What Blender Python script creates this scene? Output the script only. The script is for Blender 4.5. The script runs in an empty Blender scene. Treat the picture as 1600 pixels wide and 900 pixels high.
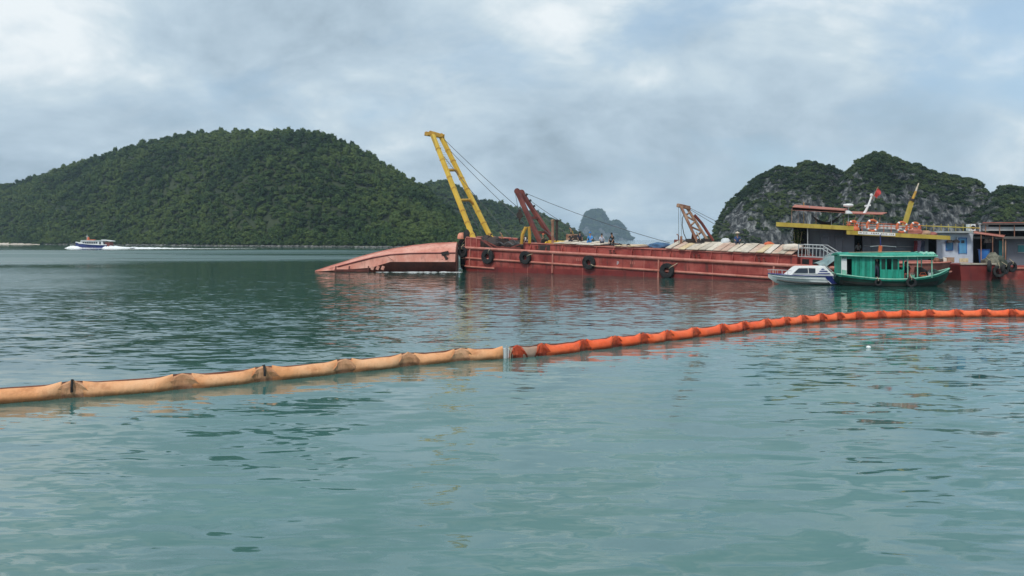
import bpy, bmesh, math, random
import numpy as np
from mathutils import Vector, Matrix
random.seed(7); RNG = np.random.default_rng(11)
SC = bpy.context.scene
COL = SC.collection
# ---------------------------------------------------------------- camera, sky, sun, exposure
F = 1150.0; HZ = 374.0; EYE = 3.5            # focal length in photo pixels, horizon row, eye height in metres
cam_d = bpy.data.cameras.new('camera'); cam = bpy.data.objects.new('camera', cam_d); COL.objects.link(cam)
cam.location = (0, 0, EYE); cam.rotation_euler = (math.radians(90), 0, 0)
cam_d.sensor_fit = 'HORIZONTAL'; cam_d.sensor_width = 36.0; cam_d.lens = 36.0 * F / 1600.0
cam_d.shift_y = -(450 - HZ) / 1600.0
cam_d.clip_start = 0.1; cam_d.clip_end = 20000
SC.camera = cam

SUN_EL, SUN_AZ = math.radians(52), math.radians(205)   # azimuth clockwise from +Y (north)
world = bpy.data.worlds.new('World'); SC.world = world; world.use_nodes = True
def build_world():
    nt = world.node_tree; nt.nodes.clear(); N = nt.nodes.new; L = nt.links.new
    out = N('ShaderNodeOutputWorld'); bg = N('ShaderNodeBackground'); bg.inputs['Strength'].default_value = 0.1
    sky = N('ShaderNodeTexSky'); sky.sky_type = 'NISHITA'; sky.sun_disc = False
    sky.sun_elevation = SUN_EL; sky.sun_rotation = SUN_AZ; sky.air_density = 1.2; sky.dust_density = 1.5
    tc = N('ShaderNodeTexCoord'); sep = N('ShaderNodeSeparateXYZ'); L(tc.outputs['Generated'], sep.inputs[0])
    def m(op, a, b=None, c=None, clamp=False):
        n = N('ShaderNodeMath'); n.operation = op; n.use_clamp = clamp
        for i, v in enumerate((a, b, c)):
            if v is None: continue
            if hasattr(v, 'links'): L(v, n.inputs[i])
            else: n.inputs[i].default_value = v
        return n.outputs[0]
    zc = m('ADD', m('MAXIMUM', sep.outputs['Z'], 0.0), 0.50)
    px = m('DIVIDE', sep.outputs['X'], zc); py = m('DIVIDE', sep.outputs['Y'], zc)
    cmb = N('ShaderNodeCombineXYZ'); L(px, cmb.inputs[0]); L(py, cmb.inputs[1]); cmb.inputs[2].default_value = 3.1
    def noise(scale, detail, rough, off, sx=1.0):
        mp = N('ShaderNodeMapping'); mp.inputs['Location'].default_value = off; mp.inputs['Scale'].default_value = (sx, 1, 1)
        L(cmb.outputs[0], mp.inputs[0])
        n = N('ShaderNodeTexNoise'); n.inputs['Scale'].default_value = scale; n.inputs['Detail'].default_value = detail
        n.inputs['Roughness'].default_value = rough; n.inputs['Distortion'].default_value = 0.35
        L(mp.outputs[0], n.inputs['Vector']); return n.outputs['Fac']
    def ramp(v, stops):
        r = N('ShaderNodeValToRGB'); e = r.color_ramp.elements
        while len(e) > 1: e.remove(e[-1])
        e[0].position, e[0].color = stops[0][0], (*stops[0][1], 1)
        for p, c in stops[1:]:
            q = e.new(p); q.color = (*c, 1)
        L(v, r.inputs[0]); return r.outputs[0]
    n1 = noise(2.1, 8, 0.56, (2.3, 7.1, 0)); n2 = noise(5.0, 8, 0.58, (5.2, 1.4, 0), 0.8); n3 = noise(1.5, 5, 0.5, (9.7, 3.3, 0), 0.6)
    shade = m('ADD', m('MULTIPLY', n1, 0.6), m('MULTIPLY', n2, 0.4))
    # cloud tone: grey-blue bases to pale tops
    cloud = ramp(shade, [(0.36, (2.25, 2.9, 3.45)), (0.43, (2.8, 3.55, 4.2)), (0.49, (3.3, 4.1, 4.75)), (0.54, (3.9, 4.65, 5.15)), (0.62, (5.6, 6.0, 6.2))])
    gap = ramp(m('ADD', m('MULTIPLY', n3, 0.7), m('MULTIPLY', n2, 0.3)), [(0.38, (1, 1, 1)), (0.49, (0, 0, 0))])
    hz = N('ShaderNodeMapRange'); L(sep.outputs['Z'], hz.inputs[0]); hz.inputs[1].default_value = 0.0; hz.inputs[2].default_value = 0.16
    hz.inputs[3].default_value = 0.55; hz.inputs[4].default_value = 1.0
    mix = N('ShaderNodeMix'); mix.data_type = 'RGBA'
    gapf = m('MULTIPLY', gap, 0.65); L(gapf, mix.inputs['Factor']); L(cloud, mix.inputs['A'])
    sk = N('ShaderNodeMix'); sk.data_type = 'RGBA'; sk.inputs['Factor'].default_value = 0.6
    L(sky.outputs[0], sk.inputs['A']); sk.inputs['B'].default_value = (2.3, 3.6, 5.0, 1)
    L(sk.outputs['Result'], mix.inputs['B'])
    L(mix.outputs['Result'], bg.inputs['Color']); L(bg.outputs[0], out.inputs['Surface'])
build_world()
sun_d = bpy.data.lights.new('sun', 'SUN'); sun = bpy.data.objects.new('sun', sun_d); COL.objects.link(sun)
sun_d.energy = 1.5; sun_d.angle = math.radians(11); sun_d.color = (1.0, 0.95, 0.88)
d = Vector((math.sin(SUN_AZ) * math.cos(SUN_EL), math.cos(SUN_AZ) * math.cos(SUN_EL), math.sin(SUN_EL)))
sun.rotation_euler = d.to_track_quat('Z', 'Y').to_euler(); sun.location = d * 200
SC.view_settings.view_transform = 'Standard'; SC.view_settings.look = 'None'
SC.view_settings.exposure = 0.64; SC.view_settings.gamma = 1.0; SC.view_settings.use_curve_mapping = False
SC.render.engine = 'CYCLES'; SC.cycles.use_denoising = True
SC.cycles.max_bounces = 6; SC.cycles.diffuse_bounces = 3; SC.cycles.glossy_bounces = 3; SC.cycles.volume_bounces = 1
SC.cycles.caustics_reflective = False; SC.cycles.caustics_refractive = False
SC.cycles.sample_clamp_indirect = 5.0

# ---------------------------------------------------------------- helpers
def P(px, py, Y):                      # a photo pixel seen at distance Y (metres ahead)
    return Vector(((px - 800) / F * Y, Y, EYE - (py - HZ) / F * Y))
def G(px, py):                         # a photo pixel on the water
    Y = EYE * F / (py - HZ); return Vector(((px - 800) / F * Y, Y, 0))
def V(*a): return Vector(a)

class MB:
    def __init__(s): s.v = []; s.f = []
    def add(s, vs, fs):
        b = len(s.v); s.v += [tuple(v) for v in vs]; s.f += [tuple(i + b for i in f) for f in fs]; return s
    def hexa(s, c):                    # 8 corners: bottom 4 (ccw), top 4
        return s.add(c, [(3, 2, 1, 0), (4, 5, 6, 7), (0, 1, 5, 4), (1, 2, 6, 5), (2, 3, 7, 6), (3, 0, 4, 7)])
    def box(s, c, sz, rz=0, ch=0.0):
        c = Vector(c); x, y, z = (a / 2 for a in sz); R = Matrix.Rotation(rz, 3, 'Z')
        k = [(-x, -y, -z), (x, -y, -z), (x, y, -z), (-x, y, -z), (-x, -y, z), (x, -y, z), (x, y, z), (-x, y, z)]
        return s.hexa([c + R @ Vector(p) for p in k])
    def beam(s, p, q, w, h=None, up=(0, 0, 1)):
        h = h or w; p = Vector(p); q = Vector(q); d = (q - p).normalized(); up = Vector(up)
        if abs(d.dot(up)) > 0.98: up = Vector((0, 1, 0))
        a = d.cross(up).normalized() * (w / 2); b = a.cross(d).normalized() * (h / 2)
        return s.hexa([p - a - b, p + a - b, q + a - b, q - a - b, p - a + b, p + a + b, q + a + b, q - a + b])
    def tube(s, path, r, n=8, closed=False, r2=None):
        path = [Vector(p) for p in path]; m = len(path); rings = []; pa = None
        for i, p in enumerate(path):
            if closed: d = path[(i + 1) % m] - path[i - 1]
            else: d = path[min(i + 1, m - 1)] - path[max(i - 1, 0)]
            d.normalize()
            if pa is None:
                u = Vector((0, 0, 1)) if abs(d.z) < 0.9 else Vector((0, 1, 0)); a = d.cross(u).normalized()
            else: a = (pa - d * pa.dot(d)).normalized()
            pa = a; b = d.cross(a); t = i / max(m - 1, 1); rr = r if r2 is None else r + (r2 - r) * t
            rings.append([p + (a * math.cos(2 * math.pi * k / n) + b * math.sin(2 * math.pi * k / n)) * rr for k in range(n)])
        return s.loft(rings, closed_ring=True, cap=not closed, loop=closed)
    def loft(s, rings, closed_ring=True, cap=True, loop=False):
        n = len(rings[0]); vs = [p for r in rings for p in r]; fs = []; m = len(rings)
        for i in range(m if loop else m - 1):
            j = (i + 1) % m
            for k in range(n if closed_ring else n - 1):
                l = (k + 1) % n
                fs.append((i * n + k, i * n + l, j * n + l, j * n + k))
        if cap and not loop:
            fs.append(tuple(range(n))[::-1]); fs.append(tuple((m - 1) * n + k for k in range(n)))
        return s.add(vs, fs)
    def lathe(s, c, prof, n=14, axis=(0, 0, 1)):   # prof: (radius, height)
        c = Vector(c); ax = Vector(axis).normalized(); u = Vector((1, 0, 0)) if abs(ax.x) < 0.9 else Vector((0, 1, 0))
        a = ax.cross(u).normalized(); b = ax.cross(a)
        rings = [[c + ax * h + (a * math.cos(2 * math.pi * k / n) + b * math.sin(2 * math.pi * k / n)) * r for k in range(n)] for r, h in prof]
        return s.loft(rings)
    def fbox(s, x0, x1, yt, yb, Y, d):     # upright box: photo pixels at front distance Y, d metres deep
        t0, t1 = yt if isinstance(yt, tuple) else (yt, yt); b0, b1 = yb if isinstance(yb, tuple) else (yb, yb)
        D = Vector((0, d, 0)); c = [P(x0, b0, Y), P(x1, b1, Y), None, None, P(x0, t0, Y), P(x1, t1, Y), None, None]
        c[2] = c[1] + D; c[3] = c[0] + D; c[6] = c[5] + D; c[7] = c[4] + D
        return s.hexa(c)
    def build(s, name, mat, parent=None, smooth=False, bevel=0.0, world=True):
        me = bpy.data.meshes.new(name)
        off = Vector((0, 0, 0))
        o = bpy.data.objects.new(name, me); COL.objects.link(o)
        if parent is not None:
            o.parent = parent
            if world:
                p = parent
                while p is not None: off = off + p.location; p = p.parent
        me.from_pydata([tuple(Vector(v) - off) for v in s.v], [], s.f); me.update()
        bm = bmesh.new(); bm.from_mesh(me); bmesh.ops.recalc_face_normals(bm, faces=bm.faces); bm.to_mesh(me); bm.free()
        for m in (mat if isinstance(mat, (list, tuple)) else [mat]): me.materials.append(m)
        if smooth:
            for p in me.polygons: p.use_smooth = True
            me.set_sharp_from_angle(angle=math.radians(40))
        if bevel:
            b = o.modifiers.new('bevel', 'BEVEL'); b.width = bevel; b.segments = 2; b.limit_method = 'ANGLE'
        return o
def tag(o, label=None, cat=None, group=None, kind=None):
    for k, v in (('label', label), ('category', cat), ('group', group), ('kind', kind)):
        if v: o[k] = v
    return o
def thing(name, label, cat, loc=(0, 0, 0), group=None, rot=(0, 0, 0)):
    o = bpy.data.objects.new(name, None); COL.objects.link(o); o.location = loc; o.rotation_euler = rot
    o.empty_display_size = 0.2
    return tag(o, label, cat, group)
def part(name, mat, parent, fn, **kw):
    m = MB(); fn(m); return m.build(name, mat, parent, **kw)

# ---------------------------------------------------------------- materials
MATS = {}
def paint(name, base, var=None, rough=0.55, scale=1.2, dirt=0.35, dirt_col=(0.05, 0.035, 0.025), streak=True, bump=0.15, metal=0.0, fine=18.0, spec=0.35):
    """weathered paint: broad tone drift, dirt streaks running down, fine speckle and relief"""
    if name in MATS: return MATS[name]
    mt = bpy.data.materials.new(name); mt.use_nodes = True; nt = mt.node_tree; N = nt.nodes.new; L = nt.links.new
    bs = nt.nodes['Principled BSDF']; bs.inputs['Roughness'].default_value = rough; bs.inputs['Metallic'].default_value = metal
    bs.inputs['Specular IOR Level'].default_value = spec
    var = var or tuple(min(1, c * 1.35 + 0.02) for c in base)
    geo = N('ShaderNodeNewGeometry')
    def nz(sc, det, scale=(1, 1, 1)):
        mp = N('ShaderNodeMapping'); mp.inputs['Scale'].default_value = scale; L(geo.outputs['Position'], mp.inputs[0])
        n = N('ShaderNodeTexNoise'); n.inputs['Scale'].default_value = sc; n.inputs['Detail'].default_value = det; n.inputs['Roughness'].default_value = 0.6
        L(mp.outputs[0], n.inputs['Vector']); return n.outputs['Fac']
    def ramp(v, a, b):
        r = N('ShaderNodeMapRange'); r.interpolation_type = 'SMOOTHSTEP'; L(v, r.inputs[0]); r.inputs[1].default_value = a; r.inputs[2].default_value = b
        return r.outputs[0]
    def mixc(f, a, b):
        m = N('ShaderNodeMix'); m.data_type = 'RGBA'
        for s, v in (('A', a), ('B', b)):
            if hasattr(v, 'links'): L(v, m.inputs[s])
            else: m.inputs[s].default_value = (*v, 1)
        if hasattr(f, 'links'): L(f, m.inputs['Factor'])
        else: m.inputs['Factor'].default_value = f
        return m.outputs['Result']
    c = mixc(ramp(nz(scale * 0.6, 4), 0.35, 0.65), base, var)
    if streak:
        f1 = ramp(nz(scale * 2.2, 5, (1, 1, 0.22)), 0.50, 0.72)
    else: f1 = ramp(nz(scale * 2.0, 5), 0.50, 0.72)
    ml = N('ShaderNodeMath'); ml.operation = 'MULTIPLY'; L(f1, ml.inputs[0]); ml.inputs[1].default_value = dirt
    c = mixc(ml.outputs[0], c, dirt_col)
    fn = nz(fine, 3); f2 = ramp(fn, 0.60, 0.75)
    ml2 = N('ShaderNodeMath'); ml2.operation = 'MULTIPLY'; L(f2, ml2.inputs[0]); ml2.inputs[1].default_value = dirt * 0.6
    c = mixc(ml2.outputs[0], c, tuple(x * 0.5 for x in base))
    L(c, bs.inputs['Base Color'])
    if bump:
        b = N('ShaderNodeBump'); b.inputs['Strength'].default_value = bump; b.inputs['Distance'].default_value = 0.02; L(fn, b.inputs['Height']); L(b.outputs[0], bs.inputs['Normal'])
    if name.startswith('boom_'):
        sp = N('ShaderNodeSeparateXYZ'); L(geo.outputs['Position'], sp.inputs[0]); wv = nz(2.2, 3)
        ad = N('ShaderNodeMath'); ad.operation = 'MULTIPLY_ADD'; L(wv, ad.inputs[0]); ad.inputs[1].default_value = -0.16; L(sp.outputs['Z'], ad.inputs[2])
        wet_shade = N('ShaderNodeMapRange'); L(ad.outputs[0], wet_shade.inputs[0]); wet_shade.inputs[1].default_value = -0.03; wet_shade.inputs[2].default_value = 0.05; wet_shade.inputs[3].default_value = 0.75; wet_shade.inputs[4].default_value = 0.0  # underside shade painted in by height, along with a waterline stain
        c2 = mixc(wet_shade.outputs[0], c, tuple(x * 0.42 for x in dirt_col)); L(c2, bs.inputs['Base Color'])
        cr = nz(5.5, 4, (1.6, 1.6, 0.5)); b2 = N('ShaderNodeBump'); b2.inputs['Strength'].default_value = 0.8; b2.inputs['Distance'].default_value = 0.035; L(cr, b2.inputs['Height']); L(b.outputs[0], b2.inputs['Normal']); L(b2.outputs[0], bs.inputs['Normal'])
    MATS[name] = mt; return mt
RUST = (0.16, 0.06, 0.03)
M_red = paint('barge_red', (0.25, 0.036, 0.030), (0.40, 0.095, 0.075), 0.6, 1.1, 0.85, (0.10, 0.035, 0.028), fine=7.0)
M_red_rail = paint('barge_rail_red', (0.46, 0.15, 0.11), (0.55, 0.23, 0.18), 0.6, 1.4, 0.4, (0.16, 0.05, 0.04))
M_red_dark = paint('wet_dark_red', (0.16, 0.022, 0.02), (0.22, 0.035, 0.03), 0.45, 1.0, 0.5, (0.05, 0.02, 0.018))
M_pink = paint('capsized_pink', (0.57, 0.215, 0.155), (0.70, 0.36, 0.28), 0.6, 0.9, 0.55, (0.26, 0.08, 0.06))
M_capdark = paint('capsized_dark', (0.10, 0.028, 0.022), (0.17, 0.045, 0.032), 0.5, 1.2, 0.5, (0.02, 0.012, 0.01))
M_yellow = paint('crane_yellow', (0.62, 0.37, 0.035), (0.70, 0.46, 0.06), 0.5, 0.8, 0.35, (0.28, 0.12, 0.03))
M_yellow_d = paint('crane_yellow_worn', (0.46, 0.24, 0.035), (0.58, 0.34, 0.05), 0.55, 1.1, 0.5, (0.20, 0.08, 0.03))
M_maroon = paint('maroon_steel', (0.13, 0.035, 0.03), (0.22, 0.06, 0.045), 0.6, 1.2, 0.45, (0.04, 0.02, 0.02))
M_rust = paint('rust_steel', (0.22, 0.095, 0.060), (0.42, 0.26, 0.17), 0.7, 1.6, 0.6, (0.12, 0.045, 0.03))
M_black = paint('black_rubber', (0.012, 0.012, 0.013), (0.026, 0.025, 0.025), 0.75, 2.0, 0.3, (0.05, 0.045, 0.04), bump=0.3)
M_dark = paint('dark_machinery', (0.022, 0.020, 0.020), (0.05, 0.035, 0.03), 0.6, 2.0, 0.4, (0.08, 0.035, 0.02))
M_cable = paint('steel_cable', (0.05, 0.055, 0.06), None, 0.5, 2.0, 0.2)
M_rope = paint('rope_tan', (0.36, 0.29, 0.19), None, 0.9, 3.0, 0.4)
M_deckred = paint('deck_red', (0.24, 0.075, 0.055), (0.33, 0.13, 0.10), 0.7, 1.0, 0.5)
WOODS = [paint('board_%d' % i, c, v, 0.75, 1.6, 0.5, (0.20, 0.13, 0.09), streak=False) for i, (c, v) in enumerate([
    ((0.56, 0.47, 0.36), (0.66, 0.58, 0.47)), ((0.62, 0.54, 0.44), (0.72, 0.65, 0.56)), ((0.50, 0.33, 0.25), (0.60, 0.46, 0.36)),
    ((0.46, 0.40, 0.32), (0.58, 0.51, 0.42)), ((0.58, 0.43, 0.24), (0.66, 0.53, 0.34))])]
M_white = paint('white_paint', (0.72, 0.73, 0.72), (0.80, 0.80, 0.79), 0.4, 1.0, 0.18, (0.40, 0.38, 0.33))
M_offwhite = paint('offwhite_paint', (0.55, 0.58, 0.60), (0.66, 0.68, 0.68), 0.5, 1.0, 0.35, (0.30, 0.26, 0.22))
M_blue = paint('blue_paint', (0.03, 0.13, 0.42), (0.05, 0.20, 0.50), 0.4, 1.0, 0.2)
M_navy = paint('navy_paint', (0.012, 0.02, 0.13), (0.02, 0.035, 0.19), 0.35, 1.0, 0.1)
M_skyblue = paint('sky_blue_paint', (0.10, 0.32, 0.55), (0.15, 0.40, 0.62), 0.5, 1.0, 0.25)
M_paleblue = paint('pale_blue_white', (0.50, 0.58, 0.68), (0.60, 0.66, 0.74), 0.55, 1.0, 0.35, (0.28, 0.27, 0.27))
M_grey = paint('grey_blue_wall', (0.135, 0.160, 0.19), (0.18, 0.205, 0.235), 0.6, 0.7, 0.35, (0.07, 0.07, 0.075))
M_grey_l = paint('pale_grey', (0.34, 0.36, 0.37), (0.44, 0.46, 0.46), 0.6, 0.8, 0.35, (0.18, 0.16, 0.14))
M_greyteal = paint('grey_teal_cloth', (0.17, 0.25, 0.26), (0.26, 0.34, 0.34), 0.85, 1.5, 0.3)
M_mustard = paint('mustard_eave', (0.42, 0.30, 0.045), (0.52, 0.40, 0.08), 0.55, 1.2, 0.45, (0.16, 0.09, 0.03))
M_awning = paint('red_awning', (0.36, 0.115, 0.085), (0.46, 0.19, 0.14), 0.8, 1.3, 0.4, (0.18, 0.08, 0.06))
M_orange = paint('orange_plastic', (0.58, 0.12, 0.045), (0.66, 0.18, 0.08), 0.5, 2.0, 0.25)
M_green = paint('boat_green', (0.012, 0.24, 0.16), (0.02, 0.34, 0.24), 0.5, 1.6, 0.6, (0.012, 0.09, 0.06))
GREENS = [M_green, paint('boat_green_b', (0.016, 0.29, 0.20), (0.05, 0.38, 0.28), 0.5, 1.9, 0.6, (0.012, 0.08, 0.05)), paint('boat_green_c', (0.010, 0.19, 0.13), (0.02, 0.27, 0.19), 0.5, 1.6, 0.6, (0.01, 0.07, 0.05))]
M_green_l = paint('boat_green_pale', (0.17, 0.46, 0.34), (0.34, 0.60, 0.47), 0.55, 1.6, 0.45, (0.04, 0.20, 0.13))
M_green_d = paint('boat_green_dark', (0.008, 0.034, 0.025), (0.014, 0.062, 0.044), 0.5, 1.4, 0.4, (0.008, 0.02, 0.016))
M_hullblack = paint('tarred_black', (0.012, 0.014, 0.013), (0.03, 0.03, 0.026), 0.5, 1.4, 0.3)
M_teal = paint('teal_panel', (0.03, 0.22, 0.24), (0.05, 0.28, 0.30), 0.5, 1.0, 0.3)
M_brownred = paint('brown_red_hull', (0.27, 0.085, 0.070), (0.36, 0.14, 0.11), 0.65, 1.2, 0.5, (0.12, 0.05, 0.04))
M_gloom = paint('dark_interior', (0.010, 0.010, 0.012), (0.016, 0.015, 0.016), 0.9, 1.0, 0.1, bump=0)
M_roofdark = paint('roof_sheet_dark', (0.11, 0.10, 0.095), (0.17, 0.155, 0.14), 0.7, 1.0, 0.4)
M_foam = paint('white_foam', (0.86, 0.88, 0.88), (0.90, 0.91, 0.91), 0.8, 2.0, 0.12, (0.55, 0.62, 0.62), streak=False, bump=0.5)
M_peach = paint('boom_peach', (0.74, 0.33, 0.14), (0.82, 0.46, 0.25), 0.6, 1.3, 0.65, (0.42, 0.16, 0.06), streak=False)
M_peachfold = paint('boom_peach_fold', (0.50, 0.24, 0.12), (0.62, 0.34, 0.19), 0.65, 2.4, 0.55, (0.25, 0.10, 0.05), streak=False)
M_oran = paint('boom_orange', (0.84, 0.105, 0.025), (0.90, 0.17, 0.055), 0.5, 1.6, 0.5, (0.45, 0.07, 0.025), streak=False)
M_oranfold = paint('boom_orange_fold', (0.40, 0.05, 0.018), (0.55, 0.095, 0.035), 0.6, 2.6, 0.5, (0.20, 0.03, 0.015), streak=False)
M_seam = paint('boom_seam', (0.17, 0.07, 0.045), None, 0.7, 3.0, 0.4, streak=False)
M_skin = paint('skin', (0.30, 0.17, 0.11), None, 0.6, 2.0, 0.1, streak=False, bump=0)
M_hair = paint('hair_black', (0.012, 0.010, 0.009), None, 0.6, 2.0, 0.1, streak=False, bump=0)
def cloth(name, c): return paint('cloth_' + name, c, None, 0.85, 3.0, 0.25, tuple(x * 0.5 for x in c), streak=False)
def glass(name, c=(0.02, 0.03, 0.045)):
    mt = bpy.data.materials.new(name); mt.use_nodes = True; b = mt.node_tree.nodes['Principled BSDF']
    b.inputs['Base Color'].default_value = (*c, 1); b.inputs['Roughness'].default_value = 0.08; return mt
M_glass = glass('tinted_glass')

# ---------------------------------------------------------------- noise for terrain
def _hash(ix, iy, iz, seed):
    h = (ix * 374761393 + iy * 668265263 + iz * 2147483647 + seed * 974634533) & 0xffffffff
    h = ((h ^ (h >> 13)) * 1274126177) & 0xffffffff
    return ((h ^ (h >> 16)) & 0xffff) / 65535.0
def vnoise(p, seed=0):
    p = np.asarray(p, float); i = np.floor(p).astype(np.int64); f = p - i; f = f * f * f * (f * (f * 6 - 15) + 10)
    r = 0
    for dx in (0, 1):
        wx = f[..., 0] if dx else 1 - f[..., 0]
        for dy in (0, 1):
            wy = f[..., 1] if dy else 1 - f[..., 1]
            for dz in (0, 1):
                wz = f[..., 2] if dz else 1 - f[..., 2]
                r = r + wx * wy * wz * _hash(i[..., 0] + dx, i[..., 1] + dy, i[..., 2] + dz, seed)
    return r * 2 - 1
def fbm(p, oct=4, seed=0, gain=0.5, ridged=False):
    p = np.asarray(p, float); a = 1.0; s = 0; t = 0
    for k in range(oct):
        n = vnoise(p * (2.03 ** k), seed + k * 17)
        if ridged: n = 1 - 2 * np.abs(n)
        s = s + a * n; t += a; a *= gain
    return s / t
# ---------------------------------------------------------------- water
BOOM_PX = [(-1100, 726), (-600, 684), (-260, 652), (-60, 634), (0, 629), (150, 618), (300, 606), (500, 586), (700, 565), (793, 559.5), (850, 555), (950, 543), (1050, 531.5), (1200, 511.5), (1300, 501.5), (1400, 497), (1500, 495.5), (1600, 495), (1760, 495.5), (1960, 497), (2300, 501)]
def smooth_path(pts, step):
    pts = [np.array(p, float) for p in pts]; out = []
    for i in range(len(pts) - 1):
        p0 = pts[max(i - 1, 0)]; p1 = pts[i]; p2 = pts[i + 1]; p3 = pts[min(i + 2, len(pts) - 1)]
        n = max(4, int(np.linalg.norm(p2 - p1) / step))
        for k in range(n):
            t = k / n
            out.append(0.5 * ((2 * p1) + (-p0 + p2) * t + (2 * p0 - 5 * p1 + 4 * p2 - p3) * t * t + (-p0 + 3 * p1 - 3 * p2 + p3) * t ** 3))
    out.append(pts[-1]); return np.array(out)
BOOM = smooth_path([tuple(G(*p))[:2] for p in BOOM_PX], 0.04)

def water_material():
    mt = bpy.data.materials.new('sea_water'); mt.use_nodes = True; nt = mt.node_tree; N = nt.nodes.new; L = nt.links.new
    bs = nt.nodes['Principled BSDF']
    bs.inputs['Roughness'].default_value = 0.04; bs.inputs['IOR'].default_value = 1.95
    geo = N('ShaderNodeNewGeometry'); at = N('ShaderNodeAttribute'); at.attribute_name = 'chop'
    at4 = N('ShaderNodeAttribute'); at4.attribute_name = 'sky_lift'; mc = N('ShaderNodeMix'); mc.data_type = 'RGBA'; L(at4.outputs['Fac'], mc.inputs['Factor']); mc.inputs['A'].default_value = (0.020, 0.080, 0.066, 1); mc.inputs['B'].default_value = (0.064, 0.180, 0.168, 1); L(mc.outputs['Result'], bs.inputs['Base Color'])   # lighter green body colour inside the boom, standing in for brighter sky reflection
    at3 = N('ShaderNodeAttribute'); at3.attribute_name = 'ruffle'; L(at3.outputs['Fac'], bs.inputs['Roughness'])
    at2 = N('ShaderNodeAttribute'); at2.attribute_name = 'swell'
    tot = None
    def vm(op, a, b, s=None):
        n = N('ShaderNodeVectorMath'); n.operation = op
        for i, v in enumerate((a, b)):
            if v is None: continue
            if hasattr(v, 'links'): L(v, n.inputs[i])
            else: n.inputs[i].default_value = v
        if s is not None:
            if hasattr(s, 'links'): L(s, n.inputs['Scale'])
            else: n.inputs['Scale'].default_value = s
        return n.outputs[0]
    def layer(wl, amp, aniso, rot, det, off, mask, pw=None):
        mp = N('ShaderNodeMapping'); mp.inputs['Location'].default_value = off; mp.inputs['Rotation'].default_value = (0, 0, math.radians(rot))
        mp.inputs['Scale'].default_value = (1 / (wl * aniso), 1 / wl, 1); L(geo.outputs['Position'], mp.inputs[0])
        n = N('ShaderNodeTexNoise'); n.inputs['Scale'].default_value = 1.0; n.inputs['Detail'].default_value = det; n.inputs['Roughness'].default_value = 0.55
        n.inputs['Distortion'].default_value = 0.6
        L(mp.outputs[0], n.inputs['Vector'])
        c = vm('SUBTRACT', n.outputs['Color'], (0.5, 0.5, 0.5)); c = vm('MULTIPLY', c, (amp * 0.55, amp, 0))
        return vm('SCALE', c, None, mask)
    a = layer(0.14, 0.46, 3.4, 5, 2, (0, 0, 0), at.outputs['Fac'])
    b = layer(0.48, 0.30, 2.4, -9, 2, (31, 7, 0), at.outputs['Fac'])
    c = layer(0.26, 0.50, 3.6, 3, 2, (3, 57, 0), at2.outputs['Fac'])
    e = layer(0.55, 0.36, 3.2, -4, 1.5, (13, 17, 0), at2.outputs['Fac'])
    s = vm('ADD', vm('ADD', a, b), vm('ADD', c, e))
    # waves steepen only so far: slopes level off at the local limit
    cap = N('ShaderNodeAttribute'); cap.attribute_name = 'steep'; sp = N('ShaderNodeSeparateXYZ'); L(s, sp.inputs[0]); cb = N('ShaderNodeCombineXYZ'); cb.inputs[2].default_value = 1.0
    lt = N('ShaderNodeMath'); lt.operation = 'LESS_THAN'; L(sp.outputs[1], lt.inputs[0]); lt.inputs[1].default_value = 0.0      # steeper lee faces
    ma = N('ShaderNodeMath'); ma.operation = 'MULTIPLY_ADD'; L(lt.outputs[0], ma.inputs[0]); ma.inputs[1].default_value = 1.5; ma.inputs[2].default_value = 1.0
    cy = N('ShaderNodeMath'); cy.operation = 'MULTIPLY'; L(ma.outputs[0], cy.inputs[0]); L(cap.outputs['Fac'], cy.inputs[1])
    for i, cp in ((0, cap.outputs['Fac']), (1, cy.outputs[0])):
        dv = N('ShaderNodeMath'); dv.operation = 'DIVIDE'; L(sp.outputs[i], dv.inputs[0]); L(cp, dv.inputs[1])
        th = N('ShaderNodeMath'); th.operation = 'TANH'; L(dv.outputs[0], th.inputs[0])
        ml = N('ShaderNodeMath'); ml.operation = 'MULTIPLY'; L(th.outputs[0], ml.inputs[0]); L(cp, ml.inputs[1]); L(ml.outputs[0], cb.inputs[i])
    s = vm('NORMALIZE', cb.outputs[0], None)
    L(s, bs.inputs['Normal']); return mt
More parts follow.
